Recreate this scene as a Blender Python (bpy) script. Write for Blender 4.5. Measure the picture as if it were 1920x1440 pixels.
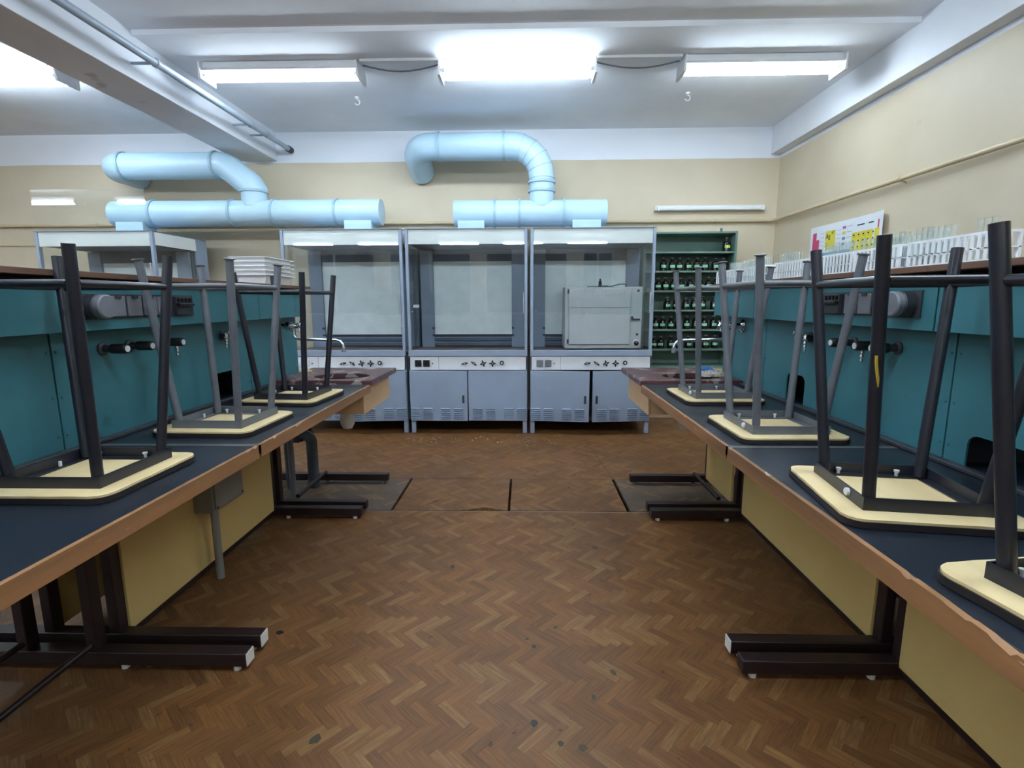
import bpy, math, random
from mathutils import Vector, Matrix
random.seed(7)
for o in list(bpy.data.objects): bpy.data.objects.remove(o)
scn = bpy.context.scene
COL = scn.collection
PI = math.pi

# ------------------------------------------------------------------ camera
F, VX, VY, ROLL, CAMH = 960., 984., 565., math.radians(0.2), 1.24
pitch = math.atan((720 - VY) / F)
yaw = math.atan((VX - 960) / F * math.cos(pitch))
fw = Vector((-math.sin(yaw) * math.cos(pitch), math.cos(yaw) * math.cos(pitch), -math.sin(pitch)))
rt = Vector((math.cos(yaw), math.sin(yaw), 0)); up = rt.cross(fw)
rt2 = rt * math.cos(ROLL) - up * math.sin(ROLL); up2 = up * math.cos(ROLL) + rt * math.sin(ROLL)
cd = bpy.data.cameras.new('camera'); cd.sensor_width = 36; cd.lens = F / 1920 * 36; cd.clip_start = .02
cam = bpy.data.objects.new('camera', cd); COL.objects.link(cam)
cam.matrix_world = Matrix(((rt2.x, up2.x, -fw.x, 0), (rt2.y, up2.y, -fw.y, 0), (rt2.z, up2.z, -fw.z, CAMH), (0, 0, 0, 1)))
scn.camera = cam
# ------------------------------------------------------------------ world, exposure
w = bpy.data.worlds.new('world'); scn.world = w; w.use_nodes = True
w.node_tree.nodes['Background'].inputs[0].default_value = (.8, .9, 1, 1)
w.node_tree.nodes['Background'].inputs[1].default_value = .03
vs = scn.view_settings
vs.view_transform = 'Standard'; vs.look = 'None'; vs.gamma = 1; vs.use_curve_mapping = False
vs.exposure = 1.65
TUBE, TUBE_MID, TUBE_END = 15.0, 24.0, 16.0     # tube emission: row by the hoods, row over the benches, row at the far end of the room
TUBE_COL = (.75, .885, 1.0)

# ------------------------------------------------------------------ materials
def lin(c):
    return tuple((v / 255 / 12.92 if v / 255 <= .04045 else ((v / 255 + .055) / 1.055) ** 2.4) for v in c) + (1,)
class NT:
    def __init__(s, name):
        s.m = bpy.data.materials.new(name); s.m.use_nodes = True
        s.t = s.m.node_tree; s.b = s.t.nodes['Principled BSDF']; s.out = s.t.nodes['Material Output']
    def n(s, typ, **k):
        x = s.t.nodes.new(typ)
        for a, v in k.items(): setattr(x, a, v)
        return x
    def l(s, a, b): s.t.links.new(a, b)
    def val(s, sock, v):
        if hasattr(v, 'is_output'): s.l(v, sock)
        else: sock.default_value = v
    def math(s, op, a, b=None, c=None):
        x = s.n('ShaderNodeMath', operation=op)
        s.val(x.inputs[0], a)
        if b is not None: s.val(x.inputs[1], b)
        if c is not None: s.val(x.inputs[2], c)
        return x.outputs[0]
    def mix(s, f, a, b, blend='MIX'):
        x = s.n('ShaderNodeMix', data_type='RGBA', blend_type=blend)
        s.val(x.inputs[0], f); s.val(x.inputs[6], a); s.val(x.inputs[7], b)
        return x.outputs[2]
    def noise(s, vec, scale, detail=4, rough=.55):
        x = s.n('ShaderNodeTexNoise'); s.l(vec, x.inputs['Vector'])
        x.inputs['Scale'].default_value = scale; x.inputs['Detail'].default_value = detail; x.inputs['Roughness'].default_value = rough
        return x.outputs['Fac']
    def ramp(s, f, p0, p1):
        x = s.n('ShaderNodeMapRange'); s.l(f, x.inputs[0]); x.inputs[1].default_value = p0; x.inputs[2].default_value = p1
        return x.outputs[0]
    def bump(s, h, strength=.2, dist=.002):
        x = s.n('ShaderNodeBump'); x.inputs['Strength'].default_value = strength; x.inputs['Distance'].default_value = dist
        s.l(h, x.inputs['Height']); s.l(x.outputs[0], s.b.inputs['Normal'])
M = {}
def mat(name, col, rough=.5, metal=0, var=.08, scale=6, bump=0, spec=.5, col2=None, wear=None, stretch=None):
    """painted / plastic / wooden surface with mottled colour, optional second colour, optional worn specks"""
    t = NT(name); b = t.b
    pos = t.n('ShaderNodeNewGeometry').outputs['Position']
    if stretch:
        mp = t.n('ShaderNodeMapping'); mp.inputs['Scale'].default_value = stretch; t.l(pos, mp.inputs[0]); pos = mp.outputs[0]
    f = t.noise(pos, scale, 5)
    c = lin(col); c2 = lin(col2) if col2 else tuple(v * (1 - 2.2 * var) for v in c[:3]) + (1,)
    c1 = c if col2 else tuple(min(1, v * (1 + var)) for v in c[:3]) + (1,)
    colr = t.mix(t.ramp(f, .3, .7), c1, c2)
    if wear:
        wf = t.noise(pos, wear[1], 3, .6)
        colr = t.mix(t.math('MULTIPLY', t.ramp(wf, wear[2], wear[2] + .04), wear[3] if len(wear) > 3 else 1.), colr, lin(wear[0]))
    t.l(colr, b.inputs['Base Color'])
    b.inputs['Roughness'].default_value = rough; b.inputs['Metallic'].default_value = metal
    b.inputs['Specular IOR Level'].default_value = spec
    if bump: t.bump(t.noise(pos, scale * 8, 4), bump)
    M[name] = t.m; return t.m

def glass(name, tint=(.93, .97, .96), refl=1.0, rough=.0, dirt=.05):
    t = NT(name); t.t.nodes.remove(t.b)
    tr = t.n('ShaderNodeBsdfTransparent'); tr.inputs[0].default_value = tint + (1,)
    gl = t.n('ShaderNodeBsdfGlossy'); gl.inputs['Roughness'].default_value = rough
    fr = t.n('ShaderNodeFresnel')
    bf = t.n('ShaderNodeNewGeometry').outputs['Backfacing']      # both faces of the pane act as an outer face
    t.l(t.math('ADD', 1.5, t.math('MULTIPLY', bf, 1 / 1.5 - 1.5)), fr.inputs[0])
    ms = t.n('ShaderNodeMixShader'); t.l(t.math('MULTIPLY', fr.outputs[0], refl), ms.inputs[0]); t.l(tr.outputs[0], ms.inputs[1]); t.l(gl.outputs[0], ms.inputs[2])
    df = t.n('ShaderNodeBsdfDiffuse'); df.inputs[0].default_value = (.75, .8, .82, 1)
    pos = t.n('ShaderNodeNewGeometry').outputs['Position']
    ms2 = t.n('ShaderNodeMixShader'); t.l(t.math('MULTIPLY', t.ramp(t.noise(pos, 3, 4), .3, .8), dirt), ms2.inputs[0])
    t.l(ms.outputs[0], ms2.inputs[1]); t.l(df.outputs[0], ms2.inputs[2]); t.l(ms2.outputs[0], t.out.inputs[0])
    M[name] = t.m
def emit(name, col, s):
    t = NT(name); t.b.inputs['Emission Color'].default_value = col + (1,); t.b.inputs['Emission Strength'].default_value = s
    t.b.inputs['Base Color'].default_value = (.9, .9, .9, 1); M[name] = t.m

def wall_mat(name, band):
    t = NT(name); pos = t.n('ShaderNodeNewGeometry').outputs['Position']
    sx = t.n('ShaderNodeSeparateXYZ'); t.l(pos, sx.inputs[0])
    edge = t.math('ADD', sx.outputs[2], t.math('MULTIPLY', t.noise(pos, 2.5, 3), .012))
    f = t.math('GREATER_THAN', edge, band)
    n = t.ramp(t.noise(pos, 1.3, 5), .3, .75)
    cream = t.mix(n, lin((214, 201, 176)), lin((202, 188, 162)))
    wf = t.ramp(t.noise(pos, 9, 3), .72, .78)
    cream = t.mix(t.math('MULTIPLY', wf, .3), cream, lin((190, 168, 135)))
    t.l(t.mix(f, cream, lin((236, 240, 247))), t.b.inputs['Base Color'])
    t.b.inputs['Roughness'].default_value = .55; t.bump(t.noise(pos, 40, 4), .12, .003); M[name] = t.m
wall_mat('wall_paint', 2.735)
mat('ceiling_paint', (240, 244, 250), .8, var=.03, scale=1.5, bump=.1)
mat('beam_paint', (236, 240, 247), .7, var=.04, scale=1.2, bump=.1, wear=((176, 180, 188), 2.2, .66, .6))

def floor_mat(name, grey):
    """linoleum printed with a herringbone of narrow blocks"""
    t = NT(name); pos = t.n('ShaderNodeNewGeometry').outputs['Position']
    mp = t.n('ShaderNodeMapping'); mp.inputs['Rotation'].default_value = (0, 0, math.radians(43)); mp.inputs['Scale'].default_value = (32,) * 3
    t.l(pos, mp.inputs[0]); sx = t.n('ShaderNodeSeparateXYZ'); t.l(mp.outputs[0], sx.inputs[0])
    N = 4; x, y = sx.outputs[0], sx.outputs[1]
    ix, iy = t.math('FLOOR', x), t.math('FLOOR', y)
    k = t.math('FLOORED_MODULO', t.math('SUBTRACT', ix, iy), 2 * N)
    hor = t.math('LESS_THAN', k, N - .5)
    hx = t.math('SUBTRACT', ix, k)
    vy = t.math('SUBTRACT', iy, t.math('SUBTRACT', 2 * N - 1, k))
    mixf = lambda a, b: t.math('ADD', t.math('MULTIPLY', hor, a), t.math('MULTIPLY', t.math('SUBTRACT', 1, hor), b))
    idx, idy = mixf(hx, ix), mixf(iy, vy)
    cv = t.n('ShaderNodeCombineXYZ'); t.l(idx, cv.inputs[0]); t.l(idy, cv.inputs[1]); t.l(hor, cv.inputs[2])
    wn = t.n('ShaderNodeTexWhiteNoise'); t.l(cv.outputs[0], wn.inputs[0])
    rnd = wn.outputs['Value']
    # grain running along each block
    al = mixf(x, y); ac = mixf(y, x)
    gv = t.n('ShaderNodeCombineXYZ'); t.l(t.math('MULTIPLY', al, .35), gv.inputs[0]); t.l(t.math('MULTIPLY', ac, 5.), gv.inputs[1]); t.l(t.math('MULTIPLY', rnd, 40), gv.inputs[2])
    grain = t.ramp(t.noise(gv.outputs[0], 1.3, 4), .3, .72)
    a, b = ((136, 92, 50), (80, 51, 29)) if not grey else ((104, 86, 70), (80, 66, 56))
    c = t.mix(t.math('ADD', t.math('MULTIPLY', rnd, .45), t.math('MULTIPLY', grain, .55)), lin(a), lin(b))
    c = t.mix(t.math('MULTIPLY', t.math('MULTIPLY', t.math('GREATER_THAN', rnd, .84), grain), .7), c, lin((166, 126, 78)))
    # joint lines of the print
    fx, fy = t.math('FRACT', x), t.math('FRACT', y)
    e = t.math('MINIMUM', mixf(fy, fx), t.math('SUBTRACT', 1, mixf(fy, fx)))
    c = t.mix(t.math('MULTIPLY', t.math('LESS_THAN', e, .05), .28), c, lin((62, 42, 28)))
    # walked-in dirt and scuffs
    dirt = t.ramp(t.noise(pos, 1.1, 5), .42, .72)
    c = t.mix(t.math('MULTIPLY', dirt, .45), c, lin((78, 57, 42)))
    sp = t.ramp(t.noise(pos, 24, 3), .68, .72)
    c = t.mix(t.math('MULTIPLY', sp, .65), c, lin((52, 36, 26)))
    sc = t.ramp(t.noise(pos, 60, 2), .77, .80)
    c = t.mix(t.math('MULTIPLY', sc, .5), c, lin((190, 170, 140)))
    t.l(c, t.b.inputs['Base Color'])
    t.l(t.math('ADD', .34, t.math('MULTIPLY', t.noise(pos, 4, 4), .28)), t.b.inputs['Roughness'])
    t.b.inputs['Specular IOR Level'].default_value = .35
    t.bump(t.noise(pos, 30, 3), .08, .002); M[name] = t.m
floor_mat('lino', False); floor_mat('lino_grey', True)

mat('teal_paint', (58, 116, 126), .42, var=.08, scale=2.2, bump=.05, col2=(50, 102, 111), wear=((34, 76, 80), 5, .68, .6))
mat('bench_black', (25, 32, 44), .36, var=.1, scale=5, wear=((130, 140, 150), 34, .725, .8), col2=(18, 24, 33))
mat('bench_edge', (164, 116, 74), .5, var=.1, scale=3, stretch=(1, .35, 6), col2=(112, 80, 54), wear=((205, 190, 170), 20, .70))
mat('bare_metal', (190, 190, 188), .35, metal=.8, var=.1, scale=12)
mat('yellow_panel', (216, 186, 120), .5, var=.05, scale=1.6, col2=(202, 170, 104), wear=((120, 96, 60), 20, .76, .6))
mat('beige_panel', (216, 180, 138), .55, var=.05, scale=2, col2=(204, 166, 124))
mat('maroon_steel', (40, 26, 25), .42, var=.1, scale=8, wear=((170, 160, 150), 26, .79, .7))
mat('cap_white', (225, 222, 214), .6, var=.05)
mat('stool_dark', (36, 37, 46), .3, var=.12, scale=10, wear=((120, 112, 108), 40, .79, .5))
mat('stool_grey', (98, 101, 107), .34, var=.1, scale=10, wear=((160, 158, 152), 40, .79, .5))
mat('seat_ply', (218, 196, 150), .55, var=.05, scale=3, stretch=(6, 1, 1), col2=(206, 180, 130), wear=((150, 120, 78), 9, .72, .4))
mat('seat_vinyl', (40, 34, 34), .5, var=.15, scale=14)
mat('bolt_white', (208, 210, 212), .35, var=.05)
mat('shelf_wood', (112, 80, 62), .45, var=.1, scale=4, stretch=(4, .4, 4), col2=(88, 62, 50))
mat('dark_recess', (34, 34, 38), .8, var=.1)
mat('sink_ceramic', (98, 62, 62), .35, var=.1, scale=5, wear=((188, 176, 168), 11, .57, .6), col2=(76, 48, 50))
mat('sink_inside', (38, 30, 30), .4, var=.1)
mat('white_plastic', (228, 230, 230), .4, var=.03)
mat('grey_plastic', (112, 114, 122), .5, var=.05)
mat('box_grey', (136, 132, 126), .5, var=.05)
mat('dark_plastic', (52, 54, 60), .45, var=.08)
mat('black_plastic', (24, 24, 27), .35, var=.08)
mat('chrome', (225, 228, 232), .08, metal=1, var=.02)
mat('cast_iron', (66, 70, 76), .55, var=.12, scale=14)
mat('hood_grey', (146, 160, 180), .45, var=.04, scale=3, bump=.03)
mat('hood_inner', (122, 136, 156), .5, var=.06, scale=3)
mat('hood_dark', (66, 76, 96), .55, var=.08, scale=3)
mat('hood_white', (232, 235, 232), .4, var=.03, scale=2)
mat('hood_board', (222, 233, 236), .55, var=.04, scale=7, bump=.05)
mat('panel_white', (230, 232, 235), .4, var=.03, scale=3)
mat('work_stone', (112, 92, 84), .4, var=.15, scale=8)
mat('oven_grey', (176, 182, 184), .45, var=.04, scale=4, bump=.04)
mat('duct_blue', (186, 216, 232), .38, var=.04, scale=2, bump=.03)
mat('duct_flange', (160, 192, 208), .45, var=.05)
mat('pipe_cream', (206, 188, 152), .4, var=.05)
mat('pipe_white', (168, 182, 198), .4, var=.05)
mat('lamp_white', (232, 234, 236), .4, var=.02)
mat('shelf_green', (112, 142, 130), .5, var=.08, scale=4, col2=(94, 122, 111))
mat('bottle_brown', (26, 22, 20), .12, var=.1)
mat('bottle_cap', (120, 122, 118), .4, var=.1)
mat('label_green', (140, 205, 165), .6, var=.05, scale=20, wear=((60, 100, 78), 90, .60, .9))
mat('label_yellow', (196, 226, 92), .6, var=.05, scale=20, wear=((90, 110, 40), 90, .60, .9))
mat('rack_white', (236, 238, 240), .45, var=.02)
mat('tray_white', (232, 233, 233), .45, var=.02)
mat('poster_paper', (228, 232, 238), .6, var=.02)
mat('ink_yellow', (222, 210, 74), .6, var=.03); mat('ink_pink', (206, 78, 118), .6, var=.03)
mat('ink_blue', (60, 152, 190), .6, var=.03); mat('ink_dark', (52, 54, 52), .7, var=.03); mat('ink_grey', (150, 160, 172), .7, var=.03)
mat('ink_violet', (168, 104, 146), .6, var=.03); mat('ink_slate', (104, 146, 176), .6, var=.03); mat('ink_olive', (190, 176, 58), .6, var=.03)
mat('rag_grey', (168, 160, 150), .9, var=.12, scale=20); mat('cloth_blue', (32, 112, 190), .8, var=.08); mat('sponge', (214, 198, 142), .9, var=.1, scale=30)
mat('paint_yellow', (196, 164, 62), .5, var=.05); mat('spot_dark', (40, 36, 34), .5, var=.1); mat('spot_green', (64, 56, 40), .6, var=.1)
mat('plaster_grit', (196, 188, 176), .9, var=.1); mat('cabinet_beige', (190, 168, 140), .55, var=.06); mat('concrete', (92, 84, 76), .9, var=.1)
glass('hood_glass', (.975, .988, .985), 1.0, 0, .018)
glass('tube_glass', (.93, .96, .95), 1.3, .02, .12)
emit('tube_light', TUBE_COL, TUBE); emit('tube_light_mid', TUBE_COL, TUBE_MID); emit('tube_light_end', TUBE_COL, TUBE_END)

# ------------------------------------------------------------------ mesh builder
ORG = {}
class MB:
    def __init__(s): s.v = []; s.f = []
    def add(s, vs_, fs):
        k = len(s.v); s.v += [tuple(v) for v in vs_]; s.f += [tuple(i + k for i in f) for f in fs]; return s
    def box(s, x0, x1, y0, y1, z0, z1):
        x0, x1 = min(x0, x1), max(x0, x1); y0, y1 = min(y0, y1), max(y0, y1); z0, z1 = min(z0, z1), max(z0, z1)
        return s.add([(x0, y0, z0), (x1, y0, z0), (x1, y1, z0), (x0, y1, z0), (x0, y0, z1), (x1, y0, z1), (x1, y1, z1), (x0, y1, z1)],
                     [(0, 3, 2, 1), (4, 5, 6, 7), (0, 1, 5, 4), (1, 2, 6, 5), (2, 3, 7, 6), (3, 0, 4, 7)])
    def sweep(s, pts, rad, seg=12, cap=True):
        pts = [Vector(p) for p in pts]; n = len(pts)
        rads = rad if isinstance(rad, (list, tuple)) else [rad] * n
        rings = []; prev = None
        for i, p in enumerate(pts):
            a = pts[max(0, i - 1)]; b = pts[min(n - 1, i + 1)]
            t = (b - a)
            if t.length < 1e-9: t = prev_t
            t = t.normalized(); prev_t = t
            if prev is None:
                u = t.orthogonal().normalized()
            else:
                u = (prev - t * prev.dot(t)).normalized()
            prev = u; v = t.cross(u)
            rings.append([p + (u * math.cos(2 * PI * k / seg) + v * math.sin(2 * PI * k / seg)) * rads[i] for k in range(seg)])
        vs_ = [q for r in rings for q in r]; fs = []
        for i in range(n - 1):
            for k in range(seg):
                fs.append((i * seg + k, i * seg + (k + 1) % seg, (i + 1) * seg + (k + 1) % seg, (i + 1) * seg + k))
        if cap:
            fs.append(tuple(range(seg))[::-1]); fs.append(tuple((n - 1) * seg + k for k in range(seg)))
        return s.add(vs_, fs)
    def cyl(s, p0, p1, r, seg=12, r2=None): return s.sweep([p0, p1], [r, r if r2 is None else r2], seg)
    def lathe(s, base, axis, prof, seg=16):
        """prof = [(distance along axis, radius)]"""
        b = Vector(base); a = Vector(axis).normalized(); u = a.orthogonal().normalized(); v = a.cross(u); vs_ = []; fs = []
        n = len(prof)
        for d, r in prof:
            for k in range(seg): vs_.append(b + a * d + (u * math.cos(2 * PI * k / seg) + v * math.sin(2 * PI * k / seg)) * r)
        for i in range(n - 1):
            for k in range(seg): fs.append((i * seg + k, i * seg + (k + 1) % seg, (i + 1) * seg + (k + 1) % seg, (i + 1) * seg + k))
        if prof[0][1] > 1e-6: fs.append(tuple(range(seg))[::-1])
        if prof[-1][1] > 1e-6: fs.append(tuple((n - 1) * seg + k for k in range(seg)))
        return s.add(vs_, fs)
    def prism(s, poly, axis, a, b):
        """poly 2-D in the two other axes (xyz order), extruded from a to b along axis"""
        n = len(poly)
        def pt(p, h): q = list(p); q.insert(axis, h); return tuple(q)
        return s.add([pt(p, a) for p in poly] + [pt(p, b) for p in poly],
                     [tuple(range(n))[::-1], tuple(range(n, 2 * n))] + [(i, (i + 1) % n, n + (i + 1) % n, n + i) for i in range(n)])
    def build(s, name, material, parent=None, bevel=0, smooth=True, origin=None, segs=2):
        me = bpy.data.meshes.new(name)
        if parent is not None: off = ORG[parent]
        elif origin is not None: off = Vector(origin)
        else:
            xs = [v[0] for v in s.v]; ys = [v[1] for v in s.v]; zs = [v[2] for v in s.v]
            off = Vector(((min(xs) + max(xs)) / 2, (min(ys) + max(ys)) / 2, min(zs)))
        me.from_pydata([(v[0] - off.x, v[1] - off.y, v[2] - off.z) for v in s.v], [], s.f)
        import bmesh
        bm = bmesh.new(); bm.from_mesh(me); bmesh.ops.recalc_face_normals(bm, faces=bm.faces); bm.to_mesh(me); bm.free()
        me.materials.append(M[material])
        if smooth:
            for p in me.polygons: p.use_smooth = True
            me.set_sharp_from_angle(angle=math.radians(38))
        o = bpy.data.objects.new(name, me); COL.objects.link(o)
        if parent is not None: o.parent = parent; ORG[o] = ORG[parent]
        else: o.location = off; ORG[o] = off
        if bevel:
            md = o.modifiers.new('bevel', 'BEVEL'); md.width = bevel; md.segments = segs; md.limit_method = 'ANGLE'
        return o
def box(name, m, parent, x0, x1, y0, y1, z0, z1, bevel=0): return MB().box(x0, x1, y0, y1, z0, z1).build(name, m, parent, bevel)
def tag(o, label, cat, group=None):
    o['label'] = label; o['category'] = cat
    if group: o['group'] = group
    return o
def thing(name, label, cat, loc=(0, 0, 0), rotz=0, group=None, local=False):
    o = bpy.data.objects.new(name, None); COL.objects.link(o); o.empty_display_size = .05
    o.location = loc; o.rotation_euler = (0, 0, rotz); ORG[o] = Vector((0, 0, 0)) if local else Vector(loc)
    return tag(o, label, cat, group)
def struct(o): o['kind'] = 'structure'; return o
def arc(c, u, v, r, a0, a1, n):
    c, u, v = Vector(c), Vector(u), Vector(v)
    return [c + (u * math.cos(a0 + (a1 - a0) * i / n) + v * math.sin(a0 + (a1 - a0) * i / n)) * r for i in range(n + 1)]
def rrect(x0, x1, y0, y1, r, n=4):
    P = []
    for cx, cy, a in ((x1 - r, y1 - r, 0), (x0 + r, y1 - r, PI / 2), (x0 + r, y0 + r, PI), (x1 - r, y0 + r, 1.5 * PI)):
        P += [(cx + r * math.cos(a + PI / 2 * i / n), cy + r * math.sin(a + PI / 2 * i / n)) for i in range(n + 1)]
    return P

# ------------------------------------------------------------------ the room
XL, XR, YB, YF, ZC = -9.2, 2.707, -6.5, 5.80, 3.04
TY0, TY1 = 2.895, 3.468     # service trench in the floor
m = MB().box(XL, XR, YB, TY0, -.12, 0).box(XL, XR, TY1, YF, -.12, 0).box(XL, XR, TY0, TY1, -.20, -.16)
m.box(XL, XR, TY0 - .004, TY0, -.2, -.12).box(XL, XR, TY1, TY1 + .004, -.2, -.12)
floor = struct(m.build('floor', 'lino', origin=(0, 0, 0)))
def hatch(x0, x1, material, curl):
    n = 20; vs_ = []; y0, y1 = TY0 + .014, TY1 - .006
    ys = [y0, y0 + .05, y0 + .12, y1]
    for z in (0, 1):
        for j, y in enumerate(ys):
            for i in range(n + 1):
                x = x0 + (x1 - x0) * i / n; lift = 0; dy = 0
                if curl and j < 2:
                    t = i / n; s_ = math.exp(-((t - curl) / .13) ** 2)
                    lift = (.012 if j == 0 else .004) * s_; dy = .02 * s_ if j == 0 else 0
                vs_.append((x, y + dy, (-.022 if z == 0 else .0) + lift))
    R = len(ys); W = n + 1; fs = []
    for j in range(R - 1):
        for i in range(n):
            a = j * W + i; fs.append((a, a + 1, a + W + 1, a + W)); b = a + R * W; fs.append((b, b + 1, b + W + 1, b + W))
    for i in range(n):
        for j in (0, R - 1): a = j * W + i; fs.append((a, a + 1, a + 1 + R * W, a + R * W))
    for j in range(R - 1):
        for i in (0, n): a = j * W + i; fs.append((a, a + W, a + W + R * W, a + R * W))
    return MB().add(vs_, fs).build('hatch_cover', material, floor)
hatch(-2.42, -1.632, 'lino_grey', 0); hatch(-1.62, -.808, 'lino_grey', 0); hatch(-.79, -.102, 'lino', .80); hatch(-.086, .612, 'lino', 0)
hatch(.634, 1.42, 'lino_grey', 0); hatch(1.432, 2.2, 'lino_grey', 0)
box('hatch_frame', 'bare_metal', floor, -2.5, 2.3, TY0 + .002, TY0 + .010, -.03, -.002)
box('hatch_frame', 'cast_iron', floor, -2.5, 2.3, TY1 - .004, TY1 - .001, -.03, -.001)
MB().add([(.545, 4.52, .0006), (.549, 4.52, .0006), (.625, 3.47, .0006), (.621, 3.47, .0006)], [(0, 1, 2, 3)]).build('lino_seam', 'spot_dark', floor)
def spot(x, y, rx, ry, material, rot=0, seed=0):
    rr = random.Random(seed); n = 14
    P = []
    for i in range(n):
        a = 2 * PI * i / n; k = 1 + rr.uniform(-.18, .18)
        px, py = rx * k * math.cos(a), ry * k * math.sin(a)
        P.append((x + px * math.cos(rot) - py * math.sin(rot), y + px * math.sin(rot) + py * math.cos(rot)))
    MB().prism(P, 2, .0002, .0008).build('stain', material, floor)
for i, (x, y, rx, ry, mm) in enumerate([(.029, 1.345, .010, .013, 'spot_dark'), (-.60, 1.275, .018, .014, 'spot_green'), (.035, 1.69, .009, .008, 'spot_dark'),
        (.165, 1.262, .013, .011, 'spot_green'), (.103, 1.275, .008, .010, 'spot_green'), (.30, 1.56, .014, .008, 'spot_green'), (-.93, 1.75, .014, .012, 'spot_dark'),
        (.12, 1.80, .010, .008, 'spot_green'), (-.34, 2.25, .014, .010, 'spot_dark'), (.36, 2.45, .016, .010, 'spot_dark'), (-.56, 3.05, .02, .010, 'spot_dark'),
        (.30, 3.3, .012, .008, 'spot_dark'), (-.22, 2.98, .010, .008, 'spot_dark'), (.01, 1.73, .008, .006, 'spot_green'), (.22, 1.45, .012, .007, 'spot_green')]):
    spot(x, y, rx, ry, mm, i, i)
rr = random.Random(3); g = MB()
for i in range(90):
    cx, cy = rr.choice([(-.95, 4.45), (-.95, 4.5), (-.2, 4.6), (.2, 4.5), (.05, 4.35), (-.5, 4.55)])
    x, y, s_ = rr.gauss(cx, .13), rr.gauss(cy, .07), rr.uniform(.0015, .0045)
    if y < 4.7: g.box(x - s_, x + s_, y - s_, y + s_, .0, s_ * .7)
gr = tag(g.build('plaster_crumbs', 'plaster_grit'), 'white plaster crumbs scattered on the lino before the fume hoods', 'debris'); gr['kind'] = 'stuff'

ZC2 = ZC + .035; YS = 3.76
c = MB().box(XL, XR, YS, YF, ZC, ZC + .2).box(XL, XR, YB, YS, ZC2, ZC2 + .2)
struct(c.build('ceiling', 'ceiling_paint'))
struct(box('wall_back', 'wall_paint', None, XL - .1, XR + .1, YF, YF + .12, -.2, 3.3))
struct(box('wall_right', 'wall_paint', None, XR, XR + .12, YB, YF, -.2, 3.3))
struct(box('wall_left', 'wall_paint', None, XL - .12, XL, YB, YF, -.2, 3.3))
# wall behind the viewer with a row of wide windows onto the night
piers = [XL, -7.55, -4.58, -1.62, 1.33, XR]; wz0, wz1 = .85, 2.72
wf = MB().box(XL - .1, XR + .1, YB - .12, YB, -.2, wz0).box(XL - .1, XR + .1, YB - .12, YB, wz1, 3.3)
for i, p in enumerate(piers): wf.box(p - .02 if i == 0 else p, (p + .42) if p < XR else p + .1, YB - .12, YB, wz0, wz1)
struct(wf.build('wall_front', 'wall_paint'))
for i, (a, b) in enumerate(zip(piers[:-1], piers[1:])):
    a += .42
    W_ = struct(MB().box(a, b, YB - .10, YB + .02, wz0 - .03, wz0 - .001).build('window_%d' % (i + 1), 'lamp_white'))
    fr_ = MB().box(a, a + .05, YB - .09, YB - .04, wz0, wz1).box(b - .05, b, YB - .09, YB - .04, wz0, wz1).box(a + .05, b - .05, YB - .09, YB - .04, wz0, wz0 + .05).box(a + .05, b - .05, YB - .09, YB - .04, wz1 - .05, wz1)
    fr_.box((a + b) / 2 - .03, (a + b) / 2 + .03, YB - .09, YB - .04, wz0 + .05, wz1 - .05).build('window_frame', 'lamp_white', W_)
    for c0, c1 in ((a + .05, (a + b) / 2 - .03), ((a + b) / 2 + .03, b - .05)): MB().box(c0, c1, YB - .068, YB - .062, wz0 + .05, wz1 - .05).build('window_pane', 'hood_glass', W_)
struct(box('trim_1', 'beam_paint', None, -3.07, -2.68, YB, YF, 2.75, ZC2 + .02, .004))
struct(box('trim_2', 'beam_paint', None, 2.605, XR, YB, YF, 2.765, ZC2 + .02, .004))

# pipes along beam and walls
bp = thing('ceiling_pipe', 'pale blue-grey pipe hung along the side of the ceiling beam', 'pipe', (-2.51, 4, 2.85))
MB().cyl((-2.51, -1, 2.85), (-2.51, 5.795, 2.85), .026, 14).build('pipe', 'pipe_white', bp)
MB().lathe((-2.51, 5.70, 2.85), (0, 1, 0), [(0, .028), (0, .034), (.07, .034), (.07, .028)]).build('end_fitting', 'cast_iron', bp)
for y in (3.72, 4.95, 5.25, 1.2):
    MB().lathe((-2.51, y, 2.85), (0, 1, 0), [(0, .027), (0, .031), (.02, .031), (.02, .027)]).box(-2.681, -2.53, y + .004, y + .016, 2.842, 2.858).build('hanger', 'pipe_white', bp)
wp = thing('wall_pipe', 'cream painted heating pipe running along the walls above the hoods', 'pipe', (2.66, 4, 2.086))
MB().sweep([(2.66, -1, 2.086), (2.66, 5.70, 2.086)] + arc((2.60, 5.70, 2.086), (1, 0, 0), (0, 1, 0), .06, 0, PI / 2, 5)[1:] + [(-9.0, 5.76, 2.086)], .016, 12).build('pipe', 'pipe_cream', wp)
for y in (3.88, 1.6):
    MB().cyl((2.66, y, 2.086), (2.707, y, 2.06), .008, 8).lathe((2.66, y - .012, 2.086), (0, 1, 0), [(0, .015), (0, .021), (.024, .021), (.024, .015)]).build('clamp', 'pipe_cream', wp)
for x in (2.05, -.78, -3.2, -4.75):
    MB().lathe((x, 5.76, 2.086), (1, 0, 0), [(0, .015), (0, .021), (.024, .021), (.024, .015)]).cyl((x + .012, 5.76, 2.086), (x + .012, 5.80, 2.07), .007, 8).build('clamp', 'pipe_cream', wp)
vp = MB().cyl((-2.62, 5.765, 0), (-2.62, 5.765, 2.06), .016, 10).build('riser_pipe', 'pipe_cream')
tag(vp, 'cream vertical pipe on the wall between the fume hoods', 'pipe')
cb = MB().sweep([(-9.0, 5.79, 1.88), (-5.5, 5.79, 1.875), (-4.55, 5.79, 1.88)], .008, 8).build('wall_cable', 'pipe_cream')
tag(cb, 'thin painted cable along the wall beside the lone fume hood', 'cable')

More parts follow.
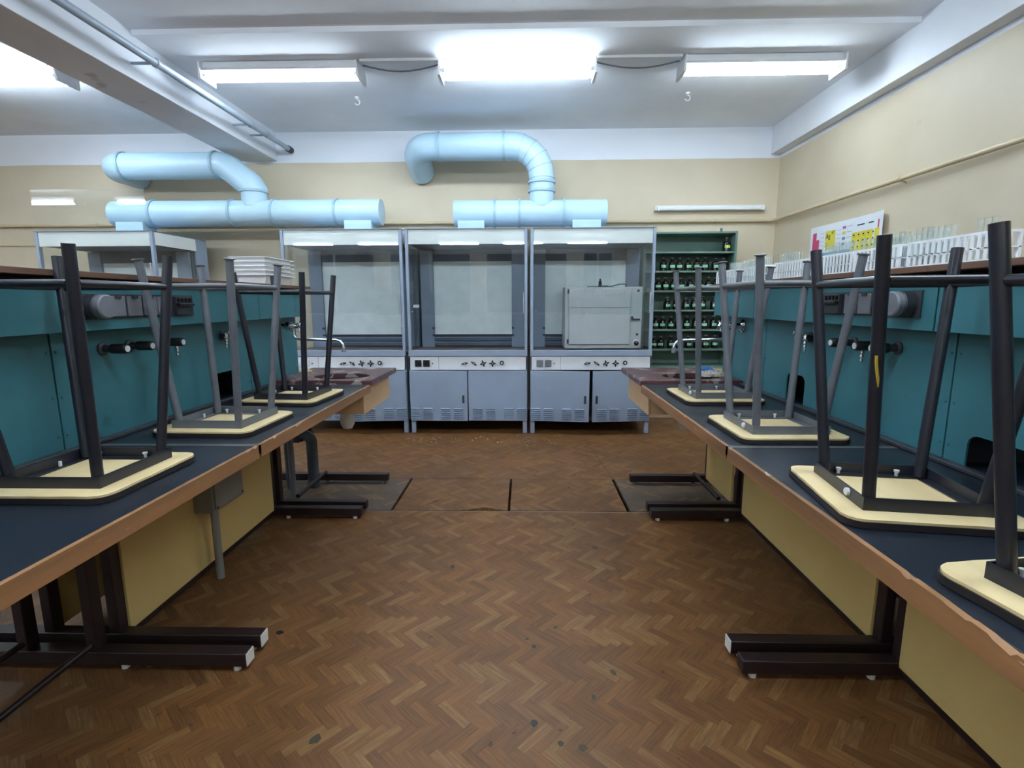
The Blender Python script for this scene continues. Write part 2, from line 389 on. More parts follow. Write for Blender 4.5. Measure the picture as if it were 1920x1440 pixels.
# ------------------------------------------------------------------ ceiling lamps
def lamp(x0, x1, y, label, style, lit='tube_light', drop=0):
    zc = (ZC if y > YS else ZC2) - drop
    L = thing('ceiling_lamp', label, 'lamp', ((x0 + x1) / 2, y, zc), group='fluorescent ceiling lamps')
    wd = .055 if style == 'open' else .07
    MB().box(x0, x1, y - wd, y + wd, zc - .052, zc - .004).build('body', 'lamp_white', L, .004)
    MB().box(x0 + .1, x0 + .16, y - .03, y + .03, zc - .006, zc).box(x1 - .16, x1 - .1, y - .03, y + .03, zc - .006, zc).build('mount', 'lamp_white', L)
    if drop:
        for x in (x0 + .13, x1 - .13): MB().cyl((x, y, zc), (x, y, zc + drop), .006, 8).build('hanger_rod', 'lamp_white', L)
    if style != 'open':
        for s_ in (-1, 1):
            ya, yb = y + s_ * .07, y + s_ * .088
            MB().add([(x0, ya, zc - .05), (x1, ya, zc - .05), (x1, yb, zc - .072), (x0, yb, zc - .072), (x0, ya, zc - .046), (x1, ya, zc - .046), (x1, yb + .002 * s_, zc - .07), (x0, yb + .002 * s_, zc - .07)],
                     [(0, 1, 2, 3), (4, 5, 6, 7), (0, 1, 5, 4), (2, 3, 7, 6), (0, 3, 7, 4), (1, 2, 6, 5)]).build('reflector', 'lamp_white', L)
    ty = (-.075, .075) if style == 'open' else (-.055, .055)
    zt = zc - .085
    for t in ty:
        o = MB().cyl((x0 + .03, y + t, zt), (x1 - .03, y + t, zt), .018, 14).build('tube', lit, L)
    for x, s_ in ((x0, -1), (x1, 1)):
        MB().add([(x, y - .115, zc - .02), (x, y + .115, zc - .02), (x, y + .10, zc - .13), (x, y - .10, zc - .13),
                  (x + s_ * .008, y - .115, zc - .02), (x + s_ * .008, y + .115, zc - .02), (x + s_ * .02, y + .10, zc - .13), (x + s_ * .02, y - .10, zc - .13)],
                 [(0, 1, 2, 3), (4, 5, 6, 7), (0, 1, 5, 4), (1, 2, 6, 5), (2, 3, 7, 6), (3, 0, 4, 7)]).build('end_plate', 'lamp_white', L)
        for t in ty: MB().lathe((x - s_ * .03, y + t, zt), (s_, 0, 0), [(0, .019), (.028, .019)], 10).build('lamp_holder', 'lamp_white', L)
    return L
lamp(-2.44, -1.26, 4.22, 'lit fluorescent ceiling lamp hung beside the ceiling beam pipe', 'shield')
lamp(-.63, .52, 4.22, 'lit fluorescent ceiling lamp above the middle fume hood throwing a bright patch on the ceiling', 'open')
lamp(1.19, 2.34, 4.22, 'lit fluorescent ceiling lamp hung beside the beam of the poster wall', 'shield')
lamp(-4.75, -3.56, 4.22, 'lit fluorescent ceiling lamp beyond the ceiling beam', 'open')
for x0 in (-8.45, -6.6, -4.75, -2.44, -.63, 1.19):
    lamp(x0, x0 + 1.17, .9, 'lit fluorescent ceiling lamp above the lab benches', 'open', 'tube_light_mid', .13)
    lamp(x0, x0 + 1.17, -5.5, 'lit fluorescent ceiling lamp at the end of the room away from the hoods', 'open', 'tube_light_end', .13)
ct = thing('ceiling_conduit', 'white cable channel joining the ceiling lamps with sagging cables', 'conduit', (0, 4.22, 3.03))
for a, b in ((-1.24, -.65), (.54, 1.17)):
    MB().box(a, b, 4.15, 4.19, 3.022, 3.04).build('channel', 'lamp_white', ct)
    MB().sweep([(a + (b - a) * i / 10, 4.24, 3.03 - .045 * math.sin(PI * i / 10)) for i in range(11)], .006, 8).build('cable', 'grey_plastic', ct)
for x in (-1.49, 1.43):
    hk = MB().lathe((x, 4.87, 3.04), (0, 0, -1), [(0, .02), (.012, .018), (.02, .006)], 10).sweep(arc((x, 4.87, 2.995), (0, 0, 1), (1, 0, 0), .022, 0, 4.4, 10), .005, 6).build('ceiling_hook', 'lamp_white')
    tag(hk, 'small white hook in the ceiling behind the lamp row', 'hook', 'ceiling hooks')

# ------------------------------------------------------------------ lab benches
ZB = .775
FR, FL = .652, -.872           # aisle edges of the two benches
def side(s):                    # s=+1 bench by the right wall, -1 the other; returns u -> X
    return (lambda u: FR + u) if s > 0 else (lambda u: FL - u)
WIDE = 1.44
def foot_frame(T, X, y, caps=True):
    f = MB().box(X(.07), X(1.37), y - .024, y + .024, .018, .066).build('foot', 'maroon_steel', T, .003)
    if caps:
        e = -1 if X(1) > X(0) else 1
        MB().box(X(.07), X(.07) + e * .003, y - .023, y + .023, .02, .064).build('end_cap', 'cap_white', f)
    for u in (.11, .5, 1.0, 1.32): MB().cyl((X(u), y - .008, 0), (X(u), y - .008, .018), .013, 10).build('foot_pad', 'cap_white', f)
    for u in (.60, .84): MB().box(X(u) - .018, X(u) + .018, y - .022, y + .022, .066, ZB - .04).build('leg', 'maroon_steel', T, .003)
    MB().box(X(.10), X(1.34), y - .02, y + .02, ZB - .062, ZB - .042).build('cross_bar', 'maroon_steel', T)
def bench(s, y0, y1, label, panel, caps):
    X = side(s); T = thing('lab_bench', label, 'lab bench', (X(.72), (y0 + y1) / 2, 0), group='double-sided lab benches')
    MB().box(X(.012), X(WIDE - .012), y0 + .004, y1 - .004, ZB - .036, ZB).build('worktop', 'bench_black', T, .002)
    for u0, u1 in ((0, .012), (WIDE - .012, WIDE)):
        # chipped wooden edging
        rr = random.Random(int(y0 * 100) + s); n = 140; vs_ = []; fs = []; d = 0
        for i in range(n + 1):
            y = y0 + (y1 - y0) * i / n
            d = rr.uniform(.002, .008) if rr.random() < .03 else (d * .8 if rr.random() < .5 else 0)
            for u, z in ((u0, ZB - .042), (u1, ZB - .042), (u1, ZB + .001 - d * .4), (u0, ZB + .001 - d)):
                vs_.append((X(u), y, z))
        for i in range(n):
            for k in range(4): fs.append((i * 4 + k, i * 4 + (k + 1) % 4, i * 4 + 4 + (k + 1) % 4, i * 4 + 4 + k))
        fs += [(0, 1, 2, 3), (n * 4, n * 4 + 1, n * 4 + 2, n * 4 + 3)]
        MB().add(vs_, fs).build('edge_band', 'bench_edge', T)
    for ya, yb in ((y0, y0 + .004), (y1 - .004, y1)):
        MB().box(X(.0), X(.535), ya, yb, ZB - .03, ZB + .0012).build('end_trim', 'bare_metal', T)
    foot_frame(T, X, y0 + .045, caps[0]); foot_frame(T, X, y1 - .045, caps[1])
    if panel:
        for u in (.575, .855): MB().box(X(u), X(u + .012), y0 + .068, y1 - .068, .052, ZB - .064).build('modesty_panel', 'yellow_panel', T)
        MB().box(X(.572), X(.60), y0 + .068, y1 - .068, .030, .051).build('rail', 'maroon_steel', T)
    else:
        for u in (.60, .84): MB().cyl((X(u), y0 + .068, .09), (X(u), y1 - .068, .09), .011, 10).build('rail', 'maroon_steel', T)
        MB().box(X(.80), X(.83), y0 + .066, y1 - .066, ZB - .14, ZB - .09).build('rail', 'maroon_steel', T)
        for y in (y1 - .30, y1 - .62):
            MB().box(X(.80), X(.83), y - .03, y + .03, ZB - .09, ZB - .043).build('bracket', 'maroon_steel', T)
    return T
YJ = (.36, 1.608, 1.616, 2.842)
bench(1, YJ[0], YJ[1], 'black-topped lab bench carrying dark stools on the side of the periodic table poster', True, (False, False))
bench(1, YJ[2], YJ[3], 'black-topped lab bench carrying two grey stools next to the sink under the glass racks', True, (True, False))
bench(-1, YJ[0], YJ[1], 'black-topped lab bench with open frame under one dark upturned stool', False, (True, True))
bench(-1, YJ[2], YJ[3], 'black-topped lab bench with a grey electrical box on its yellow panel', True, (True, False))

# bench superstructure: teal service panels, socket boxes and long shelf
def riser(s, seams, holes, label):
    X = side(s); y0, y1 = seams[0], seams[-1]
    T = thing('service_riser', label, 'service riser', (X(.72), (y0 + y1) / 2, ZB), group='teal service risers on the benches')
    zt = 1.155
    for a, b in zip(seams[:-1], seams[1:]):
        a += .003; b -= .003
        P = [(a, ZB + .001), ]
        for h0, h1, hz in holes:
            if h0 > a and h1 < b:
                P += [(h0, ZB + .001), (h0, hz - .03)] + [(h0 + .03 - .03 * math.cos(t), hz - .03 + .03 * math.sin(t)) for t in (.5, 1.05, PI / 2)]
                P += [(h1 - .03 + .03 * math.sin(t), hz - .03 + .03 * math.cos(t)) for t in (0, .5, 1.05)] + [(h1, hz - .03), (h1, ZB + .001)]
        P += [(b, ZB + .001), (b, zt), (a, zt)]
        MB().prism(P, 0, X(.570), X(.576)).build('lower_panel', 'teal_paint', T)
        Q = [(a, ZB + .001), (b, ZB + .001), (b, zt), (a, zt)]
        if a < 2.7 < b: Q[1:1] = [(2.72, ZB + .001), (2.72, .95), (3.04, .95), (3.04, ZB + .001)]
        MB().prism(Q, 0, X(.864), X(.870)).build('lower_panel', 'teal_paint', T)
        MB().box(X(.498), X(.503), a, b, 1.152, 1.293).build('upper_panel', 'teal_paint', T, .0015)
        MB().box(X(.937), X(.942), a, b, 1.152, 1.293).build('upper_panel', 'teal_paint', T, .0015)
        for zz in (.83, .95, 1.09):
            for yy in (a + .012, b - .012): MB().lathe((X(.570), yy, zz), (-s, 0, 0), [(0, .004), (.003, .003), (.004, 0)], 8).build('screw', 'teal_paint', T)
    MB().box(X(.503), X(.937), y0 + .004, y1 - .004, 1.156, 1.164).build('trough', 'dark_recess', T)
    MB().box(X(.545), X(.895), y0 + .004, y1 - .004, 1.285, 1.316).build('core', 'dark_recess', T)
    MB().box(X(.498), X(.942), y1 - .003, y1 + .001, 1.152, 1.293).build('end_panel', 'teal_paint', T)
    MB().box(X(.570), X(.870), y1 - .003, y1 + .001, ZB + .03, 1.152).build('end_panel', 'teal_paint', T)
    for yy in seams[1:-1]: MB().box(X(.60), X(.84), yy - .02, yy + .02, ZB + .001, 1.156).build('inner_post', 'dark_recess', T)
    MB().box(X(.540), X(.567), y0, 2.838, ZB + .0005, ZB + .012).build('back_rail', 'dark_plastic', T, .002)
    cuts = [y0 - .01, seams[1] + .01, seams[2] - .01, y1 + .02]
    for a, b in zip(cuts[:-1], cuts[1:]):
        MB().box(X(.468), X(.972), a + .001, b - .001, 1.317, 1.335).build('shelf_board', 'shelf_wood', T, .0015)
    return T
SR = [.34, 1.475, 2.625, 3.165]; SL = [.36, 1.52, 2.64, 3.21]
riser(1, SR, [(1.19, 1.40, .875), (2.235, 2.392, .91)], 'teal service riser with glass racks on its shelf')
riser(-1, SL, [(2.32, 2.495, .91)], 'teal service riser with white trays on its shelf')

def socket_strip(s, ys, cap_y, brk, label):
    """row of grey cover plates, a capped round socket and a breaker on the upper panel"""
    X = side(s); ux = .4975; T = thing('socket_strip', label, 'socket strip', (X(ux), sum(ys) / len(ys), 1.19), group='socket strips on the risers')
    d = s
    lo, hi = min(ys + [cap_y] + brk) - .05, max(ys + [cap_y] + brk) + .03
    MB().box(X(ux), X(ux - .005), lo, hi, 1.188, 1.268).build('back_plate', 'dark_plastic', T)
    for y in ys:
        p = MB().box(X(ux - .005), X(ux - .013), y - .032, y + .032, 1.194, 1.262).build('socket_cover', 'grey_plastic', T, .002)
        MB().box(X(ux - .013), X(ux - .017), y - .012, y + .012, 1.255, 1.263).build('hinge', 'dark_plastic', p)
    r = MB().lathe((X(ux - .005), cap_y, 1.228), (-d, 0, 0), [(0, .040), (.03, .040), (.034, .036)], 20).build('round_socket', 'dark_plastic', T)
    MB().lathe((X(ux - .039), cap_y, 1.228), (-d, 0, 0), [(0, .038), (.016, .038), (.02, .034)], 20).build('socket_cap', 'grey_plastic', r)
    b = MB().box(X(ux - .005), X(ux - .02), brk[0], brk[1], 1.192, 1.262).build('breaker', 'dark_plastic', T, .002)
    MB().box(X(ux - .02), X(ux - .036), brk[0] - .004, brk[1] - .004, 1.226, 1.238).build('lever_bar', 'black_plastic', b, .002)
    for k in range(4):
        y = brk[0] + (brk[1] - brk[0]) * (k + .5) / 4
        MB().box(X(ux - .02), X(ux - .026), y - .006, y + .006, 1.242, 1.256).build('lever', 'black_plastic', b)
socket_strip(1, [1.84, 1.765, 1.69], 1.575, [1.895, 1.985], 'grey socket strip under the glass racks with a capped round outlet')
socket_strip(-1, [1.70, 1.775, 1.85, 1.92], 1.60, [1.98, 2.07], 'grey socket strip of four covers across from the glass racks')

# gas and water taps
def gas_tap(s, y, label, kind, nip=True):
    X = side(s); u = .5695
    T = thing('gas_tap', label, 'tap', (X(u), y, 1.085), group='gas taps on the service risers')
    MB().lathe((X(u), y, 1.085), (-s, 0, 0), [(0, .022), (.006, .022), (.010, .013), (.03, .013)], 14).build('flange', 'dark_plastic', T)
    if kind == 'knob':
        MB().lathe((X(u - .03), y, 1.085), (-s, 0, 0), [(0, .012), (.006, .017), (.055, .017), (.058, .015)], 14).build('knob', 'black_plastic', T)
        MB().lathe((X(u - .088), y, 1.085), (-s, 0, 0), [(0, .011), (.002, .011)], 12).build('cap_disc', 'bolt_white', T)
        if nip: MB().lathe((X(u - .06), y, 1.070), (0, 0, -1), [(0, .007), (.01, .008), (.014, .005), (.022, .007), (.028, .004), (.036, .006), (.042, .003)], 10).build('hose_nipple', 'chrome', T)
    else:
        MB().cyl((X(u - .03), y - .045, 1.085), (X(u - .03), y + .045, 1.085), .013, 12).build('manifold', 'black_plastic', T)
        for dy in (-.035, .035):
            MB().lathe((X(u - .04), y + dy, 1.09), (0, 0, -1), [(-.01, .008), (0, .010), (.016, .011), (.02, .006), (.03, .008), (.034, .005), (.044, .007), (.048, .004), (.058, .006), (.066, .003)], 10).build('hose_nipple', 'chrome', T)
            MB().box(X(u - .03), X(u - .055), y + dy - .005, y + dy + .005, 1.094, 1.108).build('lever', 'chrome', T, .001)
for y, l in ((1.925, 'black-knobbed gas tap next to the twin chrome taps under the racks'), (1.785, 'black-knobbed gas tap in the middle of three under the racks'), (1.70, 'black-knobbed gas tap farthest from the sink under the racks')):
    gas_tap(1, y, l, 'knob', 'middle' in l)
gas_tap(1, 2.22, 'twin chrome hose tap between the gas taps and the faucet under the racks', 'twin')
for y, l in ((2.00, 'black-knobbed gas tap next to the twin chrome taps across from the racks'), (1.83, 'black-knobbed gas tap in the middle of three across from the racks'), (1.71, 'black-knobbed gas tap farthest from the sink across from the racks')):
    gas_tap(-1, y, l, 'knob', 'next to' in l)
gas_tap(-1, 2.41, 'twin chrome hose tap between the gas taps and the faucet across from the racks', 'twin')
def faucet(s, y, label):
    X = side(s); u = .5695; z = 1.10
    T = thing('faucet', label, 'faucet', (X(u), y, z), group='long-spouted sink faucets')
    MB().lathe((X(u), y, z), (-s, 0, 0), [(0, .036), (.008, .036), (.022, .016), (.10, .014)], 20).build('rosette', 'chrome', T)
    MB().lathe((X(u - .05), y, z), (-s, 0, 0), [(0, .022), (.008, .026), (.03, .026), (.045, .018), (.07, .014)], 18).build('valve_body', 'chrome', T)
    h = MB().lathe((X(u - .12), y, z), (-s, 0, 0), [(0, .010), (.016, .014), (.024, .006)], 12).build('handle_hub', 'chrome', T)
    for k in range(4):
        a = PI / 4 + k * PI / 2 + .25
        d = Vector((0, math.cos(a), math.sin(a)))
        p = Vector((X(u - .13), y, z))
        MB().sweep([p, p + d * .030, p + d * .034], [.0045, .0045, .007], 8).build('handle_arm', 'chrome', h)
    MB().sweep([(X(u - .09), y, z - .012), (X(u - .092), y, z - .05), (X(u - .10), y, z - .066), (X(u - .125), y, z - .075), (X(u - .34), y, z - .080), (X(u - .365), y, z - .088), (X(u - .378), y, z - .105), (X(u - .381), y, z - .13)], .0085, 12).build('spout', 'chrome', T)
    MB().lathe((X(u - .381), y, z - .122), (0, 0, -1), [(0, .010), (.004, .012), (.028, .012)], 14).build('aerator', 'grey_plastic', T)
faucet(1, 2.90, 'chrome faucet with long spout over the sink below the glass racks')
faucet(-1, 2.97, 'chrome faucet with long spout over the sink below the white trays')

# sink units
def sink(s, cx, panel, label):
    X = side(s); y0, y1 = 2.850, 3.42; zt = .800; cy = 3.03; ra, rb = .165, .125
    T = thing('sink_unit', label, 'sink', (X(.4), (y0 + y1) / 2, 0), group='ceramic sink units at the bench ends')
    # slab with an oval opening
    n = 32; ux = (X(-.004), X(.566)); x0, x1 = min(ux), max(ux)
    ov = [(cx + ra * math.cos(2 * PI * i / n), cy + rb * math.sin(2 * PI * i / n)) for i in range(n)]
    def toedge(p):
        dx, dy = p[0] - cx, p[1] - cy; k = 1e9
        if dx > 1e-9: k = min(k, (x1 - cx) / dx)
        if dx < -1e-9: k = min(k, (x0 - cx) / dx)
        if dy > 1e-9: k = min(k, (y1 - cy) / dy)
        if dy < -1e-9: k = min(k, (y0 - cy) / dy)
        return (cx + dx * k, cy + dy * k)
    out = [toedge(p) for p in ov]
    for c_ in ((x0, y0), (x1, y0), (x0, y1), (x1, y1)):
        i = min(range(n), key=lambda j: (out[j][0] - c_[0]) ** 2 + (out[j][1] - c_[1]) ** 2); out[i] = c_
    za, zb_ = zt - .032, zt
    vs_ = [p + (zb_,) for p in ov] + [p + (zb_,) for p in out] + [p + (za,) for p in ov] + [p + (za,) for p in out]
    fs = []
    for i in range(n):
        j = (i + 1) % n
        fs += [(i, j, n + j, n + i), (2 * n + i, 2 * n + j, 3 * n + j, 3 * n + i), (n + i, n + j, 3 * n + j, 3 * n + i), (i, j, 2 * n + j, 2 * n + i)]
    MB().add(vs_, fs).build('sink_top', 'sink_ceramic', T, .004)
    prof = [(.999, 0), (.96, -.05), (.85, -.10), (.55, -.125), (.12, -.13)]; vs_ = []; fs = []
    for k, dz in prof: vs_ += [(cx + ra * k * math.cos(2 * PI * i / n), cy + rb * k * math.sin(2 * PI * i / n), za + dz) for i in range(n)]
    for r in range(len(prof) - 1):
        for i in range(n): fs.append((r * n + i, r * n + (i + 1) % n, (r + 1) * n + (i + 1) % n, (r + 1) * n + i))
    fs.append(tuple((len(prof) - 1) * n + i for i in range(n)))
    MB().add(vs_, fs).build('basin', 'sink_inside', T)
    # apron box
    MB().box(X(.048), X(.06), y0 + .006, y1 - .006, .600, za - .001).build('apron', 'beige_panel', T, .001)
    MB().box(X(.062), X(.52), y0 + .006, y0 + .018, .604, ZB - .07).build('apron', 'beige_panel', T, .001)
    MB().box(X(.062), X(.52), y1 - .018, y1 - .006, .600, za - .001).build('apron', 'beige_panel', T, .001)
    # bottle trap
    ty = 3.08
    tp = MB().lathe((cx, ty, za - .131), (0, 0, -1), [(0, .022), (.02, .022), (.02, .034), (.06, .036), (.06, .040), (.10, .040), (.102, .045), (.118, .045), (.145, .042), (.172, .028), (.18, .0)], 20).build('bottle_trap', 'white_plastic', T)
    MB().sweep([(cx, ty, .575), (X(.50), ty, .570), (X(.58), ty, .56), (X(.60), ty, .52), (X(.60), ty, .02)], .019, 12).build('waste_pipe', 'grey_plastic', tp)
    for y, cp in ((2.895, False), (3.385, False)): foot_frame2(T, X, y)
    if panel:
        MB().box(X(.575), X(.587), 2.93, 3.352, .052, ZB - .02).build('modesty_panel', 'yellow_panel', T)
    MB().cyl((X(.50), 2.92, .08), (X(.50), 3.36, .08), .013, 10).build('rail', 'maroon_steel', T)
def foot_frame2(T, X, y):
    f = MB().box(X(.07), X(1.37), y - .022, y + .022, .018, .066).build('foot', 'maroon_steel', T, .003)
    for u in (.11, .5, 1.0): MB().cyl((X(u), y, 0), (X(u), y, .018), .012, 10).build('foot_pad', 'grey_plastic', f)
    for u in (.60, .84): MB().box(X(u) - .016, X(u) + .016, y - .02, y + .02, .066, ZB - .01).build('leg', 'maroon_steel', T, .003)
sink(1, .985, True, 'brown ceramic sink with beige apron below the glass racks')
sink(-1, -1.10, False, 'brown ceramic sink with beige apron below the white trays')
dp = thing('drain_pipe', 'dark cast-iron drain pipes standing under the open sink unit', 'pipe', (-1.50, 3.30, 0))
DX, DY = -1.43, 3.30
MB().lathe((DX - .10, DY, .44), (0, 0, -1), [(-.2, .070), (-.05, .064), (0, .056), (.02, .066), (.05, .066), (.05, .050), (.12, .050)], 16).build('funnel', 'cast_iron', dp)
MB().sweep([(DX - .10, DY, .34), (DX - .06, DY, .355)] + arc((DX - .05, DY, .31), (0, 0, 1), (1, 0, 0), .05, 0, PI / 2, 6) + [(DX, DY, .0)], .036, 14).build('elbow', 'cast_iron', dp)
MB().cyl((DX - .15, DY - .04, .36), (DX - .15, DY - .04, .0), .020, 10).build('stub', 'cast_iron', dp)
MB().lathe((DX, DY, .05), (0, 0, -1), [(0, .036), (0, .042), (.05, .042)], 14).build('collar', 'cast_iron', dp)
# electrical box on the yellow panel
eb = thing('electrical_box', 'grey metal electrical box with a conduit fixed to the yellow bench panel', 'electrical box', (-1.40, 2.21, 0))
b = MB().box(-1.446, -1.36, 2.09, 2.335, .325, .60).build('box', 'box_grey', eb, .004)
MB().box(-1.36, -1.353, 2.102, 2.323, .337, .588).build('lid', 'box_grey', b, .003)
for y, z in ((2.112, .345), (2.313, .345)): MB().lathe((-1.353, y, z), (1, 0, 0), [(0, .006), (.003, .005)], 8).build('screw', 'dark_plastic', b)
MB().cyl((-1.385, 2.135, .325), (-1.385, 2.135, 0), .017, 12).build('conduit', 'box_grey', eb)

# ------------------------------------------------------------------ upturned stools
def stool(x, y, rot, mt, zt, flange, label, seed, sz=.36):
    T = thing('stool', label, 'stool', (x, y, ZB + .0015), rot, 'stools turned upside down on the benches', True)
    h = sz / 2; r = .028
    rr = random.Random(seed)
    def outline(hh, jag):
        P = []
        for px, py in rrect(-hh, hh, -hh, hh, r + .01, 5):
            P.append((px + rr.uniform(-jag, jag), py + rr.uniform(-jag, jag)))
        # intermediate points for a worn edge
        Q = []
        for i, p in enumerate(P):
            q = P[(i + 1) % len(P)]; Q.append(p); L = math.hypot(q[0] - p[0], q[1] - p[1])
            if L > .1:
                for k in range(1, 10): t = k / 10; Q.append((p[0] + (q[0] - p[0]) * t + rr.uniform(-jag, jag), p[1] + (q[1] - p[1]) * t + rr.uniform(-jag, jag)))
        return Q
    MB().prism(outline(h, .0012), 2, 0, .014).build('seat_cover', 'seat_vinyl', T)
    MB().prism(outline(h - .002, .0012), 2, .0141, .0195).build('seat_board', 'seat_ply', T)
    f = .128; z0, z1 = .0196, .048
    fr = []
    for (ax, ay, bx, by, ix, iy) in ((-f, -f, f, -f, 0, 1), (f, -f, f, f, -1, 0), (f, f, -f, f, 0, -1), (-f, f, -f, -f, 1, 0)):
        t = .0035
        a = (min(ax, bx) - (0 if iy else 0), max(ax, bx)); bb = (min(ay, by), max(ay, by))
        mb = MB()
        if iy:
            mb.box(a[0], a[1], ay, ay + iy * t, z0, z1).box(a[0] + .004, a[1] - .004, ay + iy * t, ay + iy * .026, z0, z0 + .0035)
        else:
            mb.box(ax, ax + ix * t, bb[0] + .0036, bb[1] - .0036, z0, z1).box(ax + ix * t, ax + ix * .026, bb[0] + .027, bb[1] - .027, z0, z0 + .0035)
        fr.append(mb.build('frame_angle', mt, T))
    for k in range(4):
        sx, sy = ((-1, -1), (1, -1), (1, 1), (-1, 1))[k]
        MB().lathe((sx * .075 * (1 if k % 2 else .8), sy * .114, z0 + .0035), (0, 0, 1), [(0, .004), (.010, .004), (.010, .0065), (.015, .0065)], 8).build('bolt', 'bolt_white', T)
    MB().lathe((-.114, .03, z0 + .0035), (0, 0, 1), [(0, .004), (.014, .004)], 8).build('bolt', 'bolt_white', T)
    # frame plugs on the outside of the angle irons
    MB().lathe((-f, -.06, .036), (-1, 0, 0), [(0, .009), (.006, .009), (.008, .006)], 10).build('plug', 'bolt_white', T)
    ZT = zt - ZB; a0, a1 = .109, .158
    bot = []; topp = []
    for sx, sy in ((-1, -1), (1, -1), (1, 1), (-1, 1)):
        p0 = Vector((sx * a0, sy * a0, z0 + .005)); p1 = Vector((sx * a1, sy * a1, ZT)); bot.append(p0); topp.append(p1)
        lg = MB().cyl(p0, p1, .0128, 16).build('leg', mt, T)
        if flange: MB().lathe(p1 - (p1 - p0).normalized() * .002, (p1 - p0), [(0, .0128), (.002, .018), (.005, .0185), (.006, .016)], 16).build('foot_cap', mt, lg)
    zb = ZT - .085
    for k in range(4):
        q = []
        for j in (k, (k + 1) % 4):
            t = (zb - bot[j].z) / (topp[j].z - bot[j].z); q.append(bot[j].lerp(topp[j], t))
        d = (q[1] - q[0]).normalized()
        MB().cyl(q[0] + d * .011, q[1] - d * .011, .0092, 12).build('stretcher', mt, T)
    return T
stool(.91, 2.455, math.radians(1), 'stool_grey', 1.380, True, 'grey upturned stool next to the sink below the racks', 1)
stool(.893, 1.815, math.radians(0), 'stool_grey', 1.377, True, 'grey upturned stool at the bench joint below the racks', 2)
R3 = stool(.868, 1.165, math.radians(-8), 'stool_dark', 1.362, False, 'dark upturned stool with a yellow paint mark on its leg', 3)
stool(.89, .68, math.radians(9), 'stool_dark', 1.352, False, 'dark upturned stool farthest from the sink on the poster side', 4)
stool(-1.115, 2.42, math.radians(-4), 'stool_dark', 1.368, False, 'dark upturned stool next to the sink below the trays', 5)
stool(-1.13, 1.88, math.radians(-2), 'stool_grey', 1.379, True, 'grey upturned stool above the grey electrical box', 6)
stool(-1.153, 1.285, math.radians(0), 'stool_dark', 1.367, False, 'dark upturned stool on the open-framed bench', 7)
mk = MB()
p0, p1 = Vector((-.109, -.109, .0246)), Vector((-.158, -.158, 1.362 - ZB)); d = (p1 - p0).normalized()
mk.sweep([p0 + (p1 - p0) * t + Vector((-.004 + .003 * math.sin(t * 30), -.0115, 0)) for t in (.47, .50, .53, .56, .585)], [.0015, .003, .0032, .003, .003], 8)
mk.build('paint_mark', 'paint_yellow', R3)

# ------------------------------------------------------------------ fume hoods
YH = 4.74
def valve_knob(P, x, z, rot, kind):
    k = MB().lathe((x, YH - .001, z), (0, -1, 0), [(0, .010), (.016, .008), (.03, .008)], 10).build('knob', 'black_plastic', P)
    if kind == 'round':
        MB().lathe((x, YH - .030, z), (0, -1, 0), [(0, .018), (.008, .021), (.014, .016)], 14).build('knob_grip', 'dark_plastic', k)
        MB().lathe((x, YH - .0445, z), (0, -1, 0), [(0, .009), (.002, .007)], 10).build('knob_disc', 'bolt_white', k)
    else:
        arms = 4 if kind == 'cross' else 2
        for i in range(arms):
            a = rot + i * 2 * PI / arms
            d = Vector((math.cos(a), 0, math.sin(a))); p = Vector((x, YH - .034, z))
            MB().sweep([p, p + d * .018, p + d * .031], [.010, .008, .004], 8).build('knob_arm', 'black_plastic', k)
        MB().lathe((x, YH - .040, z), (0, -1, 0), [(0, .006), (.004, .004)], 10).build('knob_disc', 'bolt_white', k)
def door(T, x0, x1, hinge, ang, handle):
    """hinge 'l'/'r'; ang = opening in radians"""
    hx = x0 if hinge == 'l' else x1; W = x1 - x0
    D = bpy.data.objects.new('door', bpy.data.meshes.new('door')); COL.objects.link(D)
    sgn = 1 if hinge == 'l' else -1
    mb = MB().box(0, sgn * W, -.018, 0, .125, .602)
    o = mb.build('door_tmp', 'hood_grey', None, 0, True, (0, 0, 0)); D.data = o.data; bpy.data.objects.remove(o)
    md = D.modifiers.new('bevel', 'BEVEL'); md.width = .003; md.segments = 2
    D.parent = T; D.location = Vector((hx, YH - .003, 0)) - ORG[T]; D.rotation_euler = (0, 0, -sgn * ang); ORG[D] = Vector((0, 0, 0))
    for cx in (.09, .31, .62, .84):
        g = MB(); c0 = sgn * W * cx
        for k in range(6):
            z = .150 + k * .0185; ww = .044
            g.add([(c0 - ww, -.0185, z), (c0 + ww, -.0185, z), (c0 + ww, -.0185, z + .007), (c0 - ww, -.0185, z + .007), (c0 - ww, -.034, z + .003), (c0 + ww, -.034, z + .003)],
                  [(0, 1, 5, 4), (4, 5, 2, 3), (0, 4, 3), (1, 2, 5), (0, 3, 2, 1)])
        g.build('louvre_vent', 'hood_grey', D)
    if handle is not None:
        MB().box(sgn * W * handle - .010, sgn * W * handle + .010, -.030, -.0185, .30, .375).build('handle', 'dark_plastic', D, .003)
